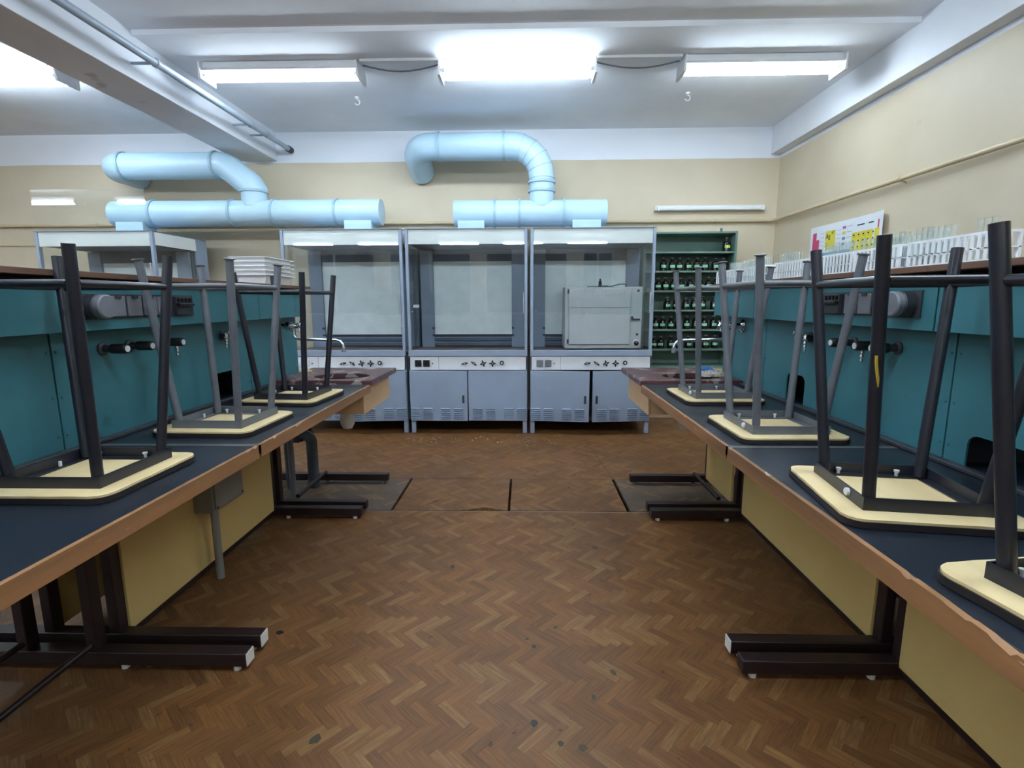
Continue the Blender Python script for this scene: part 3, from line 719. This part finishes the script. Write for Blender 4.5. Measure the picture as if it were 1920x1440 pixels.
def hood(x0, x1, label, sash, doors, outlets, lone=False):
    T = thing('fume_hood', label, 'fume hood', ((x0 + x1) / 2, YH + .4, 0), group='grey fume hoods along the back wall')
    y1 = 5.55; g = .004; a, b = x0 + g, x1 - g
    for x in (a + .022, b - .022):
        for y in (YH + .03, y1 - .04): MB().box(x - .020, x + .020, y - .02, y + .02, 0, .122).build('leg', 'hood_grey', T, .002)
    # base cabinet
    MB().box(a, a + .012, YH, y1, .122, .735).build('side_panel', 'hood_grey', T)
    MB().box(b - .012, b, YH, y1, .122, .735).build('side_panel', 'hood_grey', T)
    MB().box(a + .012, b - .012, y1 - .012, y1, .122, .735).build('rear_panel', 'hood_dark', T)
    MB().box(a + .012, b - .012, YH + .004, y1 - .012, .122, .132).build('bottom_panel', 'hood_dark', T)
    c = (a + b) / 2
    for (hinge, ang, handle, w0, w1) in doors: door(T, a + .004 + (b - a - .008) * w0, a + .004 + (b - a - .008) * w1, hinge, ang, handle)
    P = MB().box(a, b, YH, YH + .012, .607, .733).build('control_panel', 'panel_white', T, .002)
    MB().box(a + .28 - .0015, a + .28 + .0015, YH - .0006, YH, .609, .731).build('panel_joint', 'grey_plastic', P)
    for k, (kind, rot) in enumerate((('bar', .2), ('bar', -.6), ('cross', .3), ('cross', 0), ('round', 0))):
        valve_knob(P, a + .525 + k * .0865, .672 + (.006 if k == 4 else 0), rot, kind)
    if outlets:
        for dx in (.088, .165):
            s_ = MB().box(a + dx - .03, a + dx + .03, YH - .018, YH - .0005, .640, .702).build('power_outlet', outlets, P, .004)
            MB().lathe((a + dx, YH - .018, .671), (0, -1, 0), [(0, .024), (.002, .024), (.002, .019), (.0005, .019)], 16).build('outlet_ring', outlets, s_)
        MB().lathe((a + .222, YH, .668), (0, -1, 0), [(0, .006), (.008, .005)], 8).build('pilot_lamp', 'dark_plastic', P)
    # worktop and sill
    MB().box(a, b, YH - .015, YH + .03, .738, .792).build('sill', 'hood_grey', T, .003)
    MB().box(a, b, YH + .031, y1, .738, .776).build('work_surface', 'work_stone', T)
    # posts
    for x0_, x1_ in ((a, a + .026), (b - .026, b)):
        MB().box(x0_, x1_, YH, YH + .035, .793, 1.88).build('post', 'hood_grey', T, .002)
        MB().box(x0_, x1_, y1 - .18, y1 - .001, .777, 1.88).build('post', 'hood_grey', T, .002)
        MB().box(x0_ + .010, x1_ - .010, YH + .036, y1 - .181, .778, 1.762).build('side_glass', 'hood_glass', T)
        MB().box(x0_ + .002, x1_ - .002, YH + .036, y1 - .181, 1.764, 1.88).build('side_header', 'hood_white', T)
    MB().box(a + .027, b - .027, YH + .010, YH + .026, 1.752, 1.88).build('fascia', 'hood_white', T, .002)
    MB().box(a, b, YH, y1, 1.881, 1.889).build('roof', 'hood_inner', T)
    # interior: rear frame with white board, slotted baffle below, dark hood lining on top
    yb = 5.30
    MB().box(a + .027, a + .155, yb - .03, yb, .778, 1.75).build('rear_cheek', 'hood_inner', T)
    MB().box(b - .155, b - .027, yb - .03, yb, .778, 1.75).build('rear_cheek', 'hood_inner', T)
    MB().box(a + .156, b - .156, yb - .004, yb + .006, .905, 1.64).build('rear_board', 'hood_board', T)
    MB().box(a + .156, b - .156, yb - .02, yb + .02, 1.641, 1.75).build('top_baffle', 'hood_dark', T)
    for z in (.79, .838): MB().add([(a + .156, yb, z), (b - .156, yb, z), (b - .156, yb - .03, z + .036), (a + .156, yb - .03, z + .036), (a + .156, yb + .006, z + .004), (b - .156, yb + .006, z + .004), (b - .156, yb - .026, z + .042), (a + .156, yb - .026, z + .042)],
            [(0, 1, 2, 3), (4, 5, 6, 7), (0, 1, 5, 4), (2, 3, 7, 6), (0, 3, 7, 4), (1, 2, 6, 5)]).build('slot_slat', 'hood_inner', T)
    MB().box(a + .028, b - .028, yb + .021, y1 - .002, .777, 1.88).build('rear_wall', 'hood_dark', T)
    MB().box(a + .028, b - .028, YH + .036, yb - .031, 1.755, 1.762).build('lining', 'hood_dark', T)
    for x in (a + .145, b - .145):
        for z in (.90, .97): MB().lathe((x, yb - .03, z), (0, -1, 0), [(0, .012), (.02, .010), (.024, .004)], 10).build('service_nozzle', 'hood_dark', T)
    # sliding sash of glass in front of the fascia
    s0, s1 = sash
    S = MB().box(a + .027, b - .027, YH - .006, YH - .001, s0, s1).build('sash', 'hood_glass', T)
    MB().box(b - .040, b - .030, YH - .018, YH - .0065, s0 + .01, s0 + .20).build('sash_handle', 'bare_metal', S, .002)
    MB().lathe((a + .05, YH - .0065, s0 + .03), (0, -1, 0), [(0, .007), (.01, .007)], 8).build('sash_stop', 'bare_metal', S)
    if outlets == 'black_plastic':
        MB().box(a + .05, a + .105, YH + .040, YH + .042, 1.185, 1.212).build('sticker', 'bolt_white', T)
    return T
hood(-2.222, -1.105, 'fume hood with clear glass side behind the sink below the trays', (1.12, 1.93), [('r', .10, None, .5, 1), ('l', .02, .9, 0, .497)], 'panel_white')
H2 = hood(-1.085, .030, 'empty fume hood with a pair of black sockets', (1.12, 1.925), [('l', .035, .93, 0, .495), ('r', 0, None, .5, 1)], 'black_plastic')
H3 = hood(.050, 1.178, 'fume hood holding the grey oven with doors ajar', (1.12, 1.935), [('l', .10, .93, 0, .49), ('r', .09, .93, .51, 1)], 'grey_plastic')
H0 = hood(-4.495, -3.390, 'lone fume hood with its glass sash raised high', (1.40, 2.25), [('l', 0, .93, 0, .495), ('r', 0, .93, .5, 1)], 'grey_plastic')
MB().box(-3.70, -3.62, 5.290, 5.2955, 1.52, 1.63).build('notice', 'bolt_white', H0)

# drying oven in the hood
ov = thing('drying_oven', 'grey drying oven with latched door and white-ringed dial inside the hood', 'oven', (.75, 5.03, .7765))
MB().box(.383, 1.112, 4.92, 5.24, .79, 1.372).build('case', 'oven_grey', ov, .006)
for x in (.43, 1.06):
    for y in (4.95, 5.2): MB().cyl((x, y, .7765), (x, y, .79), .014, 8).build('foot', 'dark_plastic', ov)
d = MB().box(.42, .998, 4.898, 4.919, .83, 1.355).build('door', 'oven_grey', ov, .006)
MB().box(.425, .993, 4.8965, 4.8978, 1.176, 1.180).build('door_crease', 'dark_plastic', d)
for z in (.86, 1.33): MB().cyl((.412, 4.905, z - .02), (.412, 4.905, z + .02), .008, 8).build('hinge', 'dark_plastic', d)
h = MB().cyl((1.015, 4.919, 1.085), (1.015, 4.885, 1.085), .012, 10).build('latch', 'chrome', ov)
MB().box(1.005, 1.085, 4.872, 4.888, 1.060, 1.076).build('latch_lever', 'dark_plastic', h, .003)
dl = MB().lathe((1.066, 4.9195, .842), (0, -1, 0), [(0, .036), (.004, .036), (.005, .034)], 24).build('dial_plate', 'bolt_white', ov)
MB().lathe((1.066, 4.914, .842), (0, -1, 0), [(0, .024), (.02, .020), (.022, .014)], 20).build('dial_knob', 'black_plastic', dl)
MB().box(1.064, 1.068, 4.889, 4.892, .846, .860).build('dial_mark', 'bolt_white', dl)
for z in (1.335, .925): MB().lathe((1.072, 4.9195, z), (0, -1, 0), [(0, .012), (.006, .010)], 12).build('indicator', 'dark_plastic', ov)
tag(MB().lathe((.725, 5.02, 1.3725), (0, 0, 1), [(0, .020), (.012, .020), (.014, .014), (.05, .016), (.056, .009), (.075, .008), (.08, .004)], 14).build('dropper_bottle', 'black_plastic'), 'small black dropper bottle standing on the oven', 'bottle')
cbk = thing('oven_cord', 'thin dark cord lying on top of the oven', 'cord', (.9, 5.05, 1.3725))
MB().sweep([(.60, 5.0, 1.376), (.66, 5.02, 1.376), (.76, 5.03, 1.378), (.83, 5.02, 1.378), (.88, 5.03, 1.392), (.93, 5.05, 1.402), (.98, 5.08, 1.398), (1.0, 5.12, 1.378), (1.0, 5.2, 1.378)], .0045, 8).build('cord', 'black_plastic', cbk)
MB().box(.74, .80, 5.0, 5.06, 1.3735, 1.386).build('plug', 'dark_plastic', cbk, .003)

# ------------------------------------------------------------------ ventilation ducts
YD, RD = 5.37, .128
def ring(T, p, axis, r=RD):
    MB().lathe(p, axis, [(-.012, r - .001), (-.012, r + .012), (.012, r + .012), (.012, r - .001)], 32).build('flange', 'duct_flange', T)
D1 = thing('ventilation_duct', 'pale blue ventilation duct arching above the oven hood', 'duct', (.05, YD, 1.89), group='pale blue ventilation ducts')
z1 = 2.115
MB().cyl((-.706, YD, z1), (.815, YD, z1), RD, 36).build('header_duct', 'duct_blue', D1)
for x0, x1 in ((-.665, -.40), (.475, .755)): MB().box(x0, x1, YD - .10, YD + .10, 1.8895, 2.035).build('outlet_box', 'duct_blue', D1)
zr = 2.755; xr = .172; R = .30
MB().cyl((xr, YD, z1 + .06), (xr, YD, zr - R), RD - .006, 32).build('riser', 'duct_blue', D1)
# segmented elbow: mitred gores
def gores(T, pts, r):
    for p, q in zip(pts[:-1], pts[1:]):
        d = (Vector(q) - Vector(p)).normalized() * .004
        MB().cyl(Vector(p) - d * 6, Vector(q) + d * 6, r, 32).build('elbow_gore', 'duct_blue', T)
MB().sweep([(xr, YD, zr - R - .01)] + arc((xr - R, YD, zr - R), (1, 0, 0), (0, 0, 1), R, 0, PI / 2, 5) + [(xr - R - .02, YD, zr)], RD, 32).build('elbow', 'duct_blue', D1, smooth=True)
for k in range(1, 5):
    a = PI / 2 * k / 5; pt = Vector((xr - R + R * math.cos(a), YD, zr - R + R * math.sin(a)))
    MB().lathe(pt, (-math.sin(a), 0, math.cos(a)), [(-.003, RD - .004), (-.003, RD + .003), (.003, RD + .003), (.003, RD - .004)], 32).build('seam', 'duct_flange', D1)
MB().cyl((xr - R, YD, zr), (-.93, YD, zr), RD, 32).build('upper_duct', 'duct_blue', D1)
RE = .17
e = [Vector((-.92, YD, zr))]
dirv = Vector((0, .95, -.34)).normalized()
for k in range(0, 7):
    a = PI / 2 * k / 6
    e.append(Vector((-.93, YD, zr)) + Vector((-1, 0, 0)) * RE * math.sin(a) + dirv * RE * (1 - math.cos(a)))
e += [e[-1] + dirv * .02, e[-1] + dirv * .27]
MB().sweep(e, RD, 32).build('wall_elbow', 'duct_blue', D1)
for x in (-.298, -.051, .393): ring(D1, (x, YD, z1), (1, 0, 0))
ring(D1, (-.205, YD, zr), (1, 0, 0)); ring(D1, (-.85, YD, zr), (1, 0, 0))
for z in (2.41, 2.325): ring(D1, (xr, YD, z), (0, 0, 1), RD - .004)
D0 = thing('ventilation_duct', 'pale blue ventilation duct passing under the ceiling beam', 'duct', (-2.8, YD, 1.89), group='pale blue ventilation ducts')
z1 = 2.135
MB().cyl((-4.20, YD, z1), (-1.447, YD, z1), RD, 36).build('header_duct', 'duct_blue', D0)
for x0, x1 in ((-4.135, -3.856), (-1.806, -1.534)): MB().box(x0, x1, YD - .10, YD + .10, 1.8895, 2.045).build('outlet_box', 'duct_blue', D0)
zr = 2.60; xr = -2.74
MB().cyl((xr, YD, z1 + .06), (xr, YD, 2.335), RD - .006, 32).build('riser', 'duct_blue', D0)
MB().sweep([(xr, YD, 2.33), (xr, YD, 2.36), (xr - .02, YD, 2.40), (xr - .22, YD, 2.565), (xr - .28, YD, 2.595), (xr - .33, YD, zr)], RD, 32).build('elbow', 'duct_blue', D0)
MB().cyl((-3.06, YD, zr), (-4.04, YD, zr), RD, 32).build('upper_duct', 'duct_blue', D0)
e = []
for k in range(0, 7):
    a = PI / 2 * k / 6
    e.append(Vector((-4.04, YD, zr)) + Vector((-1, 0, 0)) * RE * math.sin(a) + Vector((0, 1, 0)) * RE * (1 - math.cos(a)))
e.append(e[-1] + Vector((0, .25, 0)))
MB().sweep(e, RD, 32).build('wall_elbow', 'duct_blue', D0)
for x in (-3.776, -2.965, -2.537, -1.898): ring(D0, (x, YD, z1), (1, 0, 0))
ring(D0, (-3.10, YD, zr), (1, 0, 0)); ring(D0, (-4.04, YD, zr), (1, 0, 0)); ring(D0, (xr, YD, 2.345), (0, 0, 1), RD - .004)

# ------------------------------------------------------------------ reagent shelf
SY0, SY1 = 5.50, 5.79; SX0, SX1 = 1.24, 2.195
RS = thing('reagent_shelf', 'green open shelf unit filled with brown reagent bottles', 'shelf', ((SX0 + SX1) / 2, 5.65, .53))
for x in (SX0, SX1 - .022): MB().box(x, x + .022, SY0, SY1, .53, 1.945).build('side_board', 'shelf_green', RS)
MB().box(SX0 + .022, SX1 - .022, SY1 - .008, SY1, .53, 1.945).build('back_board', 'shelf_green', RS)
SZ = [.53, .715, .922, 1.128, 1.330, 1.532, 1.727, 1.925]
for z in SZ: MB().box(SX0 + .0225, SX1 - .0225, SY0, SY1 - .0085, z, z + .018).build('shelf', 'shelf_green', RS)
MB().lathe((2.03, 5.52, 1.9455), (0, 0, 1), [(0, .012), (.03, .012), (.034, .006)], 10).build('hasp', 'grey_plastic', RS)
bc = thing('low_cabinet', 'low beige cabinet carrying the green reagent shelf', 'cabinet', (1.8, 5.6, 0))
MB().box(1.22, 2.45, 5.40, 5.795, 0, .50).build('body', 'cabinet_beige', bc, .003)
MB().box(1.20, 2.47, 5.38, 5.795, .501, .529).build('top', 'cabinet_beige', bc, .003)
for x in (1.62, 2.04): MB().box(x - .002, x + .002, 5.397, 5.3995, .03, .48).build('door_gap', 'dark_recess', bc)
bt_proto = MB().lathe((0, 0, 0), (0, 0, 1), [(0, .036), (.004, .040), (.085, .040), (.098, .034), (.112, .016), (.125, .014), (.127, .018), (.131, .018)], 16).build('reagent_bottle', 'bottle_brown', None, origin=(0, 0, 0))
cap_me = MB().lathe((0, 0, .1315), (0, 0, 1), [(0, .010), (.004, .017), (.014, .019), (.018, .014)], 12).build('tmp_cap', 'bottle_cap', None, origin=(0, 0, 0))
def label_mesh(m_):
    vs_ = []; n = 7
    for z in (.036, .066):
        for i in range(n): a = -PI / 2 + (i / (n - 1) - .5) * 1.5; vs_.append((.0408 * math.cos(a), .0408 * math.sin(a), z))
    for z in (.036, .066):
        for i in range(n): a = -PI / 2 + (i / (n - 1) - .5) * 1.5; vs_.append((.0398 * math.cos(a), .0398 * math.sin(a), z))
    fs = [(i, i + 1, n + i + 1, n + i) for i in range(n - 1)] + [(2 * n + i, 2 * n + i + 1, 3 * n + i + 1, 3 * n + i) for i in range(n - 1)]
    return MB().add(vs_, fs).build('tmp_label', m_, None, origin=(0, 0, 0))
lab_g, lab_y = label_mesh('label_green'), label_mesh('label_yellow')
rr = random.Random(11)
rowname = {1: 'lowest', 2: 'second', 3: 'third', 4: 'fourth', 5: 'fifth'}
def bottle(x, z, label, lab, group, sc=1., rot=0):
    o = bt_proto.copy(); COL.objects.link(o); o.name = 'reagent_bottle'
    o.location = (x, 5.575 + rr.uniform(-.01, .01), z); o.scale = (sc, sc, sc * rr.uniform(.96, 1.04)); o.rotation_euler = (0, 0, rot)
    for src, nm in ((cap_me, 'stopper'), (lab, 'paper_label')):
        c = src.copy(); c.name = nm; COL.objects.link(c); c.parent = o; c.location = (0, 0, 0)
    tag(o, label, 'bottle', group)
rows = {5: [1238, 1254, 1268, 1282.5, 1300, 1315, 1333, 1348], 4: [1230, 1243, 1257.5, 1272, 1289, 1307, 1322, 1336], 3: [1248, 1265.5, 1282, 1298, 1313, 1334],
        2: [1228, 1240.5, 1257, 1270, 1286, 1302, 1318.5, 1335, 1350], 1: [1226, 1239, 1258, 1272, 1290, 1307, 1324, 1341]}
for r, xs in rows.items():
    z = SZ[r] + .0182; last = 0
    for px in xs:
        x = max((px - 984) * .00572 + .012, last + .0765); last = x
        bottle(x, z, 'brown glass bottle with green label on the %s shelf from the bottom' % rowname[r], lab_g, 'reagent bottles on the %s shelf' % rowname[r], .92, rr.uniform(-.35, .35))
bottle(2.115, SZ[6] + .0182, 'brown glass bottle with yellow label standing alone on the top shelf', lab_y, None, 1.0)
for o in (bt_proto, cap_me, lab_g, lab_y): bpy.data.objects.remove(o)
wl = thing('wall_lamp', 'unlit slim fluorescent lamp mounted on the wall above the green shelf', 'lamp', (1.98, 5.77, 2.2))
MB().box(1.40, 2.565, 5.745, 5.799, 2.195, 2.245).build('housing', 'lamp_white', wl, .004)
MB().cyl((1.44, 5.735, 2.205), (2.53, 5.735, 2.205), .013, 10).build('tube', 'white_plastic', wl)
for x in (1.43, 2.535): MB().box(x - .012, x + .012, 5.722, 5.745, 2.19, 2.232).build('lamp_holder', 'lamp_white', wl)

# ------------------------------------------------------------------ test tube racks on the shelf
ZS = 1.3355
tube_proto = MB()
n = 10; prof = [(0, .0005), (.0015, .004), (.005, .0072), (.104, .0075), (.106, .0088), (.107, .0088)]
tube_proto.lathe((0, 0, 0), (0, 0, 1), prof, n)
tube_proto.f = tube_proto.f[:-2] + [f for f in tube_proto.f[-2:] if len(f) == 4]
tb = tube_proto.build('test_tube', 'tube_glass', None, origin=(0, 0, 0))
def rack(y0, y1, x, cols, filled, label, tlabel, rows_=2):
    L = y1 - y0; wdt = .058; T = thing('test_tube_rack', label, 'test tube rack', (x, (y0 + y1) / 2, ZS), group='white test tube racks on the shelf')
    pitch_ = (L - .02) / cols
    cy = [y0 + .01 + pitch_ * (i + .5) for i in range(cols)]
    def plate(z, t, name):
        mb = MB()
        # grid of bars leaving square holes for the tubes
        hs = .0095
        xs = [x - .0145, x + .0145]
        for xa, xb in ((x - wdt / 2, xs[0] - hs), (xs[0] + hs, xs[1] - hs), (xs[1] + hs, x + wdt / 2)): mb.box(xa, xb, y0, y1, z, z + t)
        edges = [y0] + [v for c_ in cy for v in (c_ - hs, c_ + hs)] + [y1]
        for i in range(0, len(edges), 2):
            for xx in xs: mb.box(xx - hs, xx + hs, edges[i], edges[i + 1], z, z + t)
        mb.build(name, 'rack_white', T)
    plate(ZS + .066, .006, 'top_plate'); plate(ZS + .030, .003, 'middle_plate')
    MB().box(x - wdt / 2, x + wdt / 2, y0, y1, ZS, ZS + .004).build('base_plate', 'rack_white', T)
    for yy in (y0 + .003, y1 - .003):
        for xx in (x - .0265, x, x + .0265): MB().box(xx - .0035, xx + .0035, yy - .003, yy + .003, ZS + .004, ZS + .066).build('upright', 'rack_white', T)
    for sx_ in (-1, 1):
        gm = MB()
        for i in range(cols + 1):
            yy = y0 + .01 + pitch_ * i
            xx = x + sx_ * (wdt / 2 - .0015)
            if y0 + .007 < yy < y1 - .007: gm.box(xx - .0015, xx + .0015, yy - pitch_ * .22, yy + pitch_ * .22, ZS + .0042, ZS + .0658)
        gm.build('side_grille', 'rack_white', T)
    for i in range(cols):
        for j in range(rows_):
            if filled(i / cols, j):
                o = tb.copy(); COL.objects.link(o); o.name = 'test_tube'
                o.location = (x + (-.0145, .0145)[j], cy[i], ZS + .0042); o.rotation_euler = (0, 0, rr.uniform(0, 6))
                tag(o, tlabel, 'test tube', 'test tubes in the racks')
XRK = 1.168
def rk(y0, y1, cols, filled, nm, x=XRK):
    rack(y0, y1, x, cols, filled, 'white plastic test tube rack ' + nm, 'clear glass test tube in the rack ' + nm)
rk(2.835, 3.130, 13, lambda t, j: t < .55 and (j == 1 or t < .4), 'nearest the wall lamp end of the shelf')
rk(2.520, 2.815, 13, lambda t, j: rr.random() < .9, 'second from the sink end of the shelf')
rk(2.120, 2.420, 13, lambda t, j: t > .42, 'half empty in the row')
rk(1.855, 2.075, 10, lambda t, j: rr.random() < .92, 'full and beside the half empty one')
rk(1.625, 1.845, 10, lambda t, j: rr.random() < .92, 'full and beside the one with two clusters')
rk(1.300, 1.595, 13, lambda t, j: (j == 1 and (.10 < t < .36 or .55 < t < .98)) or (j == 0 and .7 < t), 'holding two loose clusters of tubes')
rk(1.56, 1.86, 13, lambda t, j: rr.random() < .8, 'standing in a second row behind the others', XRK + .085)
bpy.data.objects.remove(tb)
# stacked trays on the other shelf
for k in range(5):
    z = ZS + (.0 if k == 0 else .0) + k * .0235
    x0, x1, y0, y1 = -1.60, -1.415, 2.83, 3.15
    h_ = .052; o_ = .022; t_ = .003
    vs_ = []
    for (ins, zz) in ((o_, z), (0, z + h_), (-.012, z + h_), (-.012, z + h_ + .004), (.003, z + h_ + .004), (o_ + t_, z + t_)):
        vs_ += [(x0 + ins, y0 + ins, zz), (x1 - ins, y0 + ins, zz), (x1 - ins, y1 - ins, zz), (x0 + ins, y1 - ins, zz)]
    fs = [(3, 2, 1, 0)] + [(r * 4 + i, r * 4 + (i + 1) % 4, r * 4 + 4 + (i + 1) % 4, r * 4 + 4 + i) for r in range(5) for i in range(4)] + [(20, 21, 22, 23)]
    tag(MB().add(vs_, fs).build('plastic_tray', 'tray_white'), ('white plastic tray at the bottom of the stack on the shelf', 'white plastic tray second from the bottom of the stack', 'white plastic tray in the middle of the stack of five',
        'white plastic tray second from the top of the stack', 'white plastic tray on top of the stack on the shelf')[k], 'tray', 'stack of white trays')

# ------------------------------------------------------------------ periodic table poster on the right wall
PT = thing('poster', 'periodic table poster with yellow and pink blocks on the cream wall', 'poster', (2.70, 4.54, 1.2))
PX = 2.700; PY0, PY1, PZ0, PZ1 = 5.055, 4.018, 1.18, 1.905     # PY0 = edge away from the viewer (left edge of the sheet)
nn = 12; vs_ = []
for i in range(nn + 1):
    t = i / nn; y = PY0 + (PY1 - PY0) * t; cx = .002 + .030 * max(0, (t - .86) / .14) ** 2 + .004 * math.sin(t * 7)
    for z in (PZ0, PZ1): vs_.append((PX - cx, y, z))
    for z in (PZ0, PZ1): vs_.append((PX - cx + .0008, y, z))
fs = []
for i in range(nn):
    a = i * 4; fs += [(a, a + 4, a + 5, a + 1), (a + 2, a + 6, a + 7, a + 3)]
MB().add(vs_, fs).build('sheet', 'poster_paper', PT)
def ink(u0, u1, v0, v1, m_, nm='print_block', lift=0):
    """u along the sheet (0..1 from its left edge), v downwards in metres from the top"""
    k = 4; vv = []
    for i in range(k + 1):
        t = u0 + (u1 - u0) * i / k; y = PY0 + (PY1 - PY0) * t; cx = .0026 + .030 * max(0, (t - .86) / .14) ** 2 + .004 * math.sin(t * 7) + lift + .0006
        vv += [(PX - cx, y, PZ1 - v1), (PX - cx, y, PZ1 - v0)]
    return MB().add(vv, [(2 * i, 2 * i + 2, 2 * i + 3, 2 * i + 1) for i in range(k)]).build(nm, m_, PT)
ink(.045, .105, .055, .60, 'ink_pink'); ink(.1055, .155, .12, .60, 'ink_pink')
ink(.155, .60, .245, .60, 'ink_blue')
ink(.245, .385, .06, .225, 'ink_yellow', 'legend_card')
ink(.60, .955, .118, .60, 'ink_yellow'); ink(.905, .955, .055, .117, 'ink_pink')
for r in range(7):
    for c_ in range(6):
        u = .615 + c_ * .0585; v = .135 + r * .048
        ink(u, u + .020, v, v + .012, 'ink_dark', 'cell_text', .0006); ink(u + .004, u + .040, v + .020, v + .024, 'ink_olive', 'cell_text', .0006)
for r, m_ in enumerate(('ink_violet', 'ink_yellow', 'ink_slate', 'ink_slate')):
    ink(.475, .515, .048 + r * .045, .070 + r * .045, m_, 'legend_swatch'); ink(.53, .60, .054 + r * .045, .058 + r * .045, 'ink_grey', 'legend_line')
for r in range(4): ink(.165, .225, .07 + r * .035, .073 + r * .035, 'ink_grey', 'legend_line'); ink(.40, .455, .07 + r * .035, .073 + r * .035, 'ink_grey', 'legend_line')
ink(.655, .745, .060, .070, 'ink_dark', 'title_line'); ink(.765, .775, .063, .067, 'ink_dark', 'title_line'); ink(.79, .885, .060, .070, 'ink_dark', 'title_line')
for r in range(4): ink(.255, .29, .165 + r * .014, .169 + r * .014, 'ink_dark', 'legend_text', .0006)
def text(s_, u, v, size, m_, par):
    cu = bpy.data.curves.new('element_symbol', 'FONT'); cu.body = s_; cu.size = size; cu.extrude = .0002
    o = bpy.data.objects.new('element_symbol', cu); COL.objects.link(o)
    dg = bpy.context.evaluated_depsgraph_get(); me = bpy.data.meshes.new_from_object(o.evaluated_get(dg)); bpy.data.objects.remove(o)
    me.materials.clear(); me.materials.append(M[m_])
    o = bpy.data.objects.new('element_symbol', me); COL.objects.link(o); o.parent = par
    y = PY0 + (PY1 - PY0) * u
    o.location = Vector((PX - .0105, y, PZ1 - v)) - ORG[par]; o.rotation_euler = (PI / 2, 0, -PI / 2)
text('Ag', .258, .125, .062, 'ink_dark', PT); text('47', .335, .095, .034, 'ink_dark', PT)

# ------------------------------------------------------------------ small things by the sinks
def rag(name, x, y, z, rx, ry, h, m_, label, cat, seed):
    rr = random.Random(seed); n = 14; vs_ = []; fs = []
    for j in range(n + 1):
        for i in range(n + 1):
            a, b = i / n * 2 - 1, j / n * 2 - 1; k = max(0, 1 - a * a) * max(0, 1 - b * b)
            vs_.append((x + a * rx * (1 + rr.uniform(-.12, .12)), y + b * ry * (1 + rr.uniform(-.12, .12)), z + .001 + h * k ** .5 * rr.uniform(.35, 1)))
    W = n + 1
    fs = [(j * W + i, j * W + i + 1, (j + 1) * W + i + 1, (j + 1) * W + i) for j in range(n) for i in range(n)]
    k = len(vs_); vs_ += [(v[0], v[1], z + .0004) for v in vs_[:]]
    fs += [tuple(k + q for q in f[::-1]) for f in fs[:]]
    edge = [i for i in range(n)] + [j * W + n for j in range(n)] + [n * W + n - i for i in range(n)] + [(n - j) * W for j in range(n)]
    for a, b in zip(edge, edge[1:] + edge[:1]): fs.append((a, b, k + b, k + a))
    tag(MB().add(vs_, fs).build(name, m_), label, cat)
rag('rag', 1.125, 3.06, .800, .075, .075, .035, 'rag_grey', 'crumpled grey rag lying beside the sink below the racks', 'rag', 1)
rag('blue_cloth', 1.165, 3.31, .800, .05, .03, .02, 'cloth_blue', 'small blue cloth at the back of the sink slab', 'cloth', 2)
rag('sponge', -1.405, 3.22, .800, .035, .028, .024, 'sponge', 'pale yellow sponge beside the sink below the trays', 'sponge', 3)
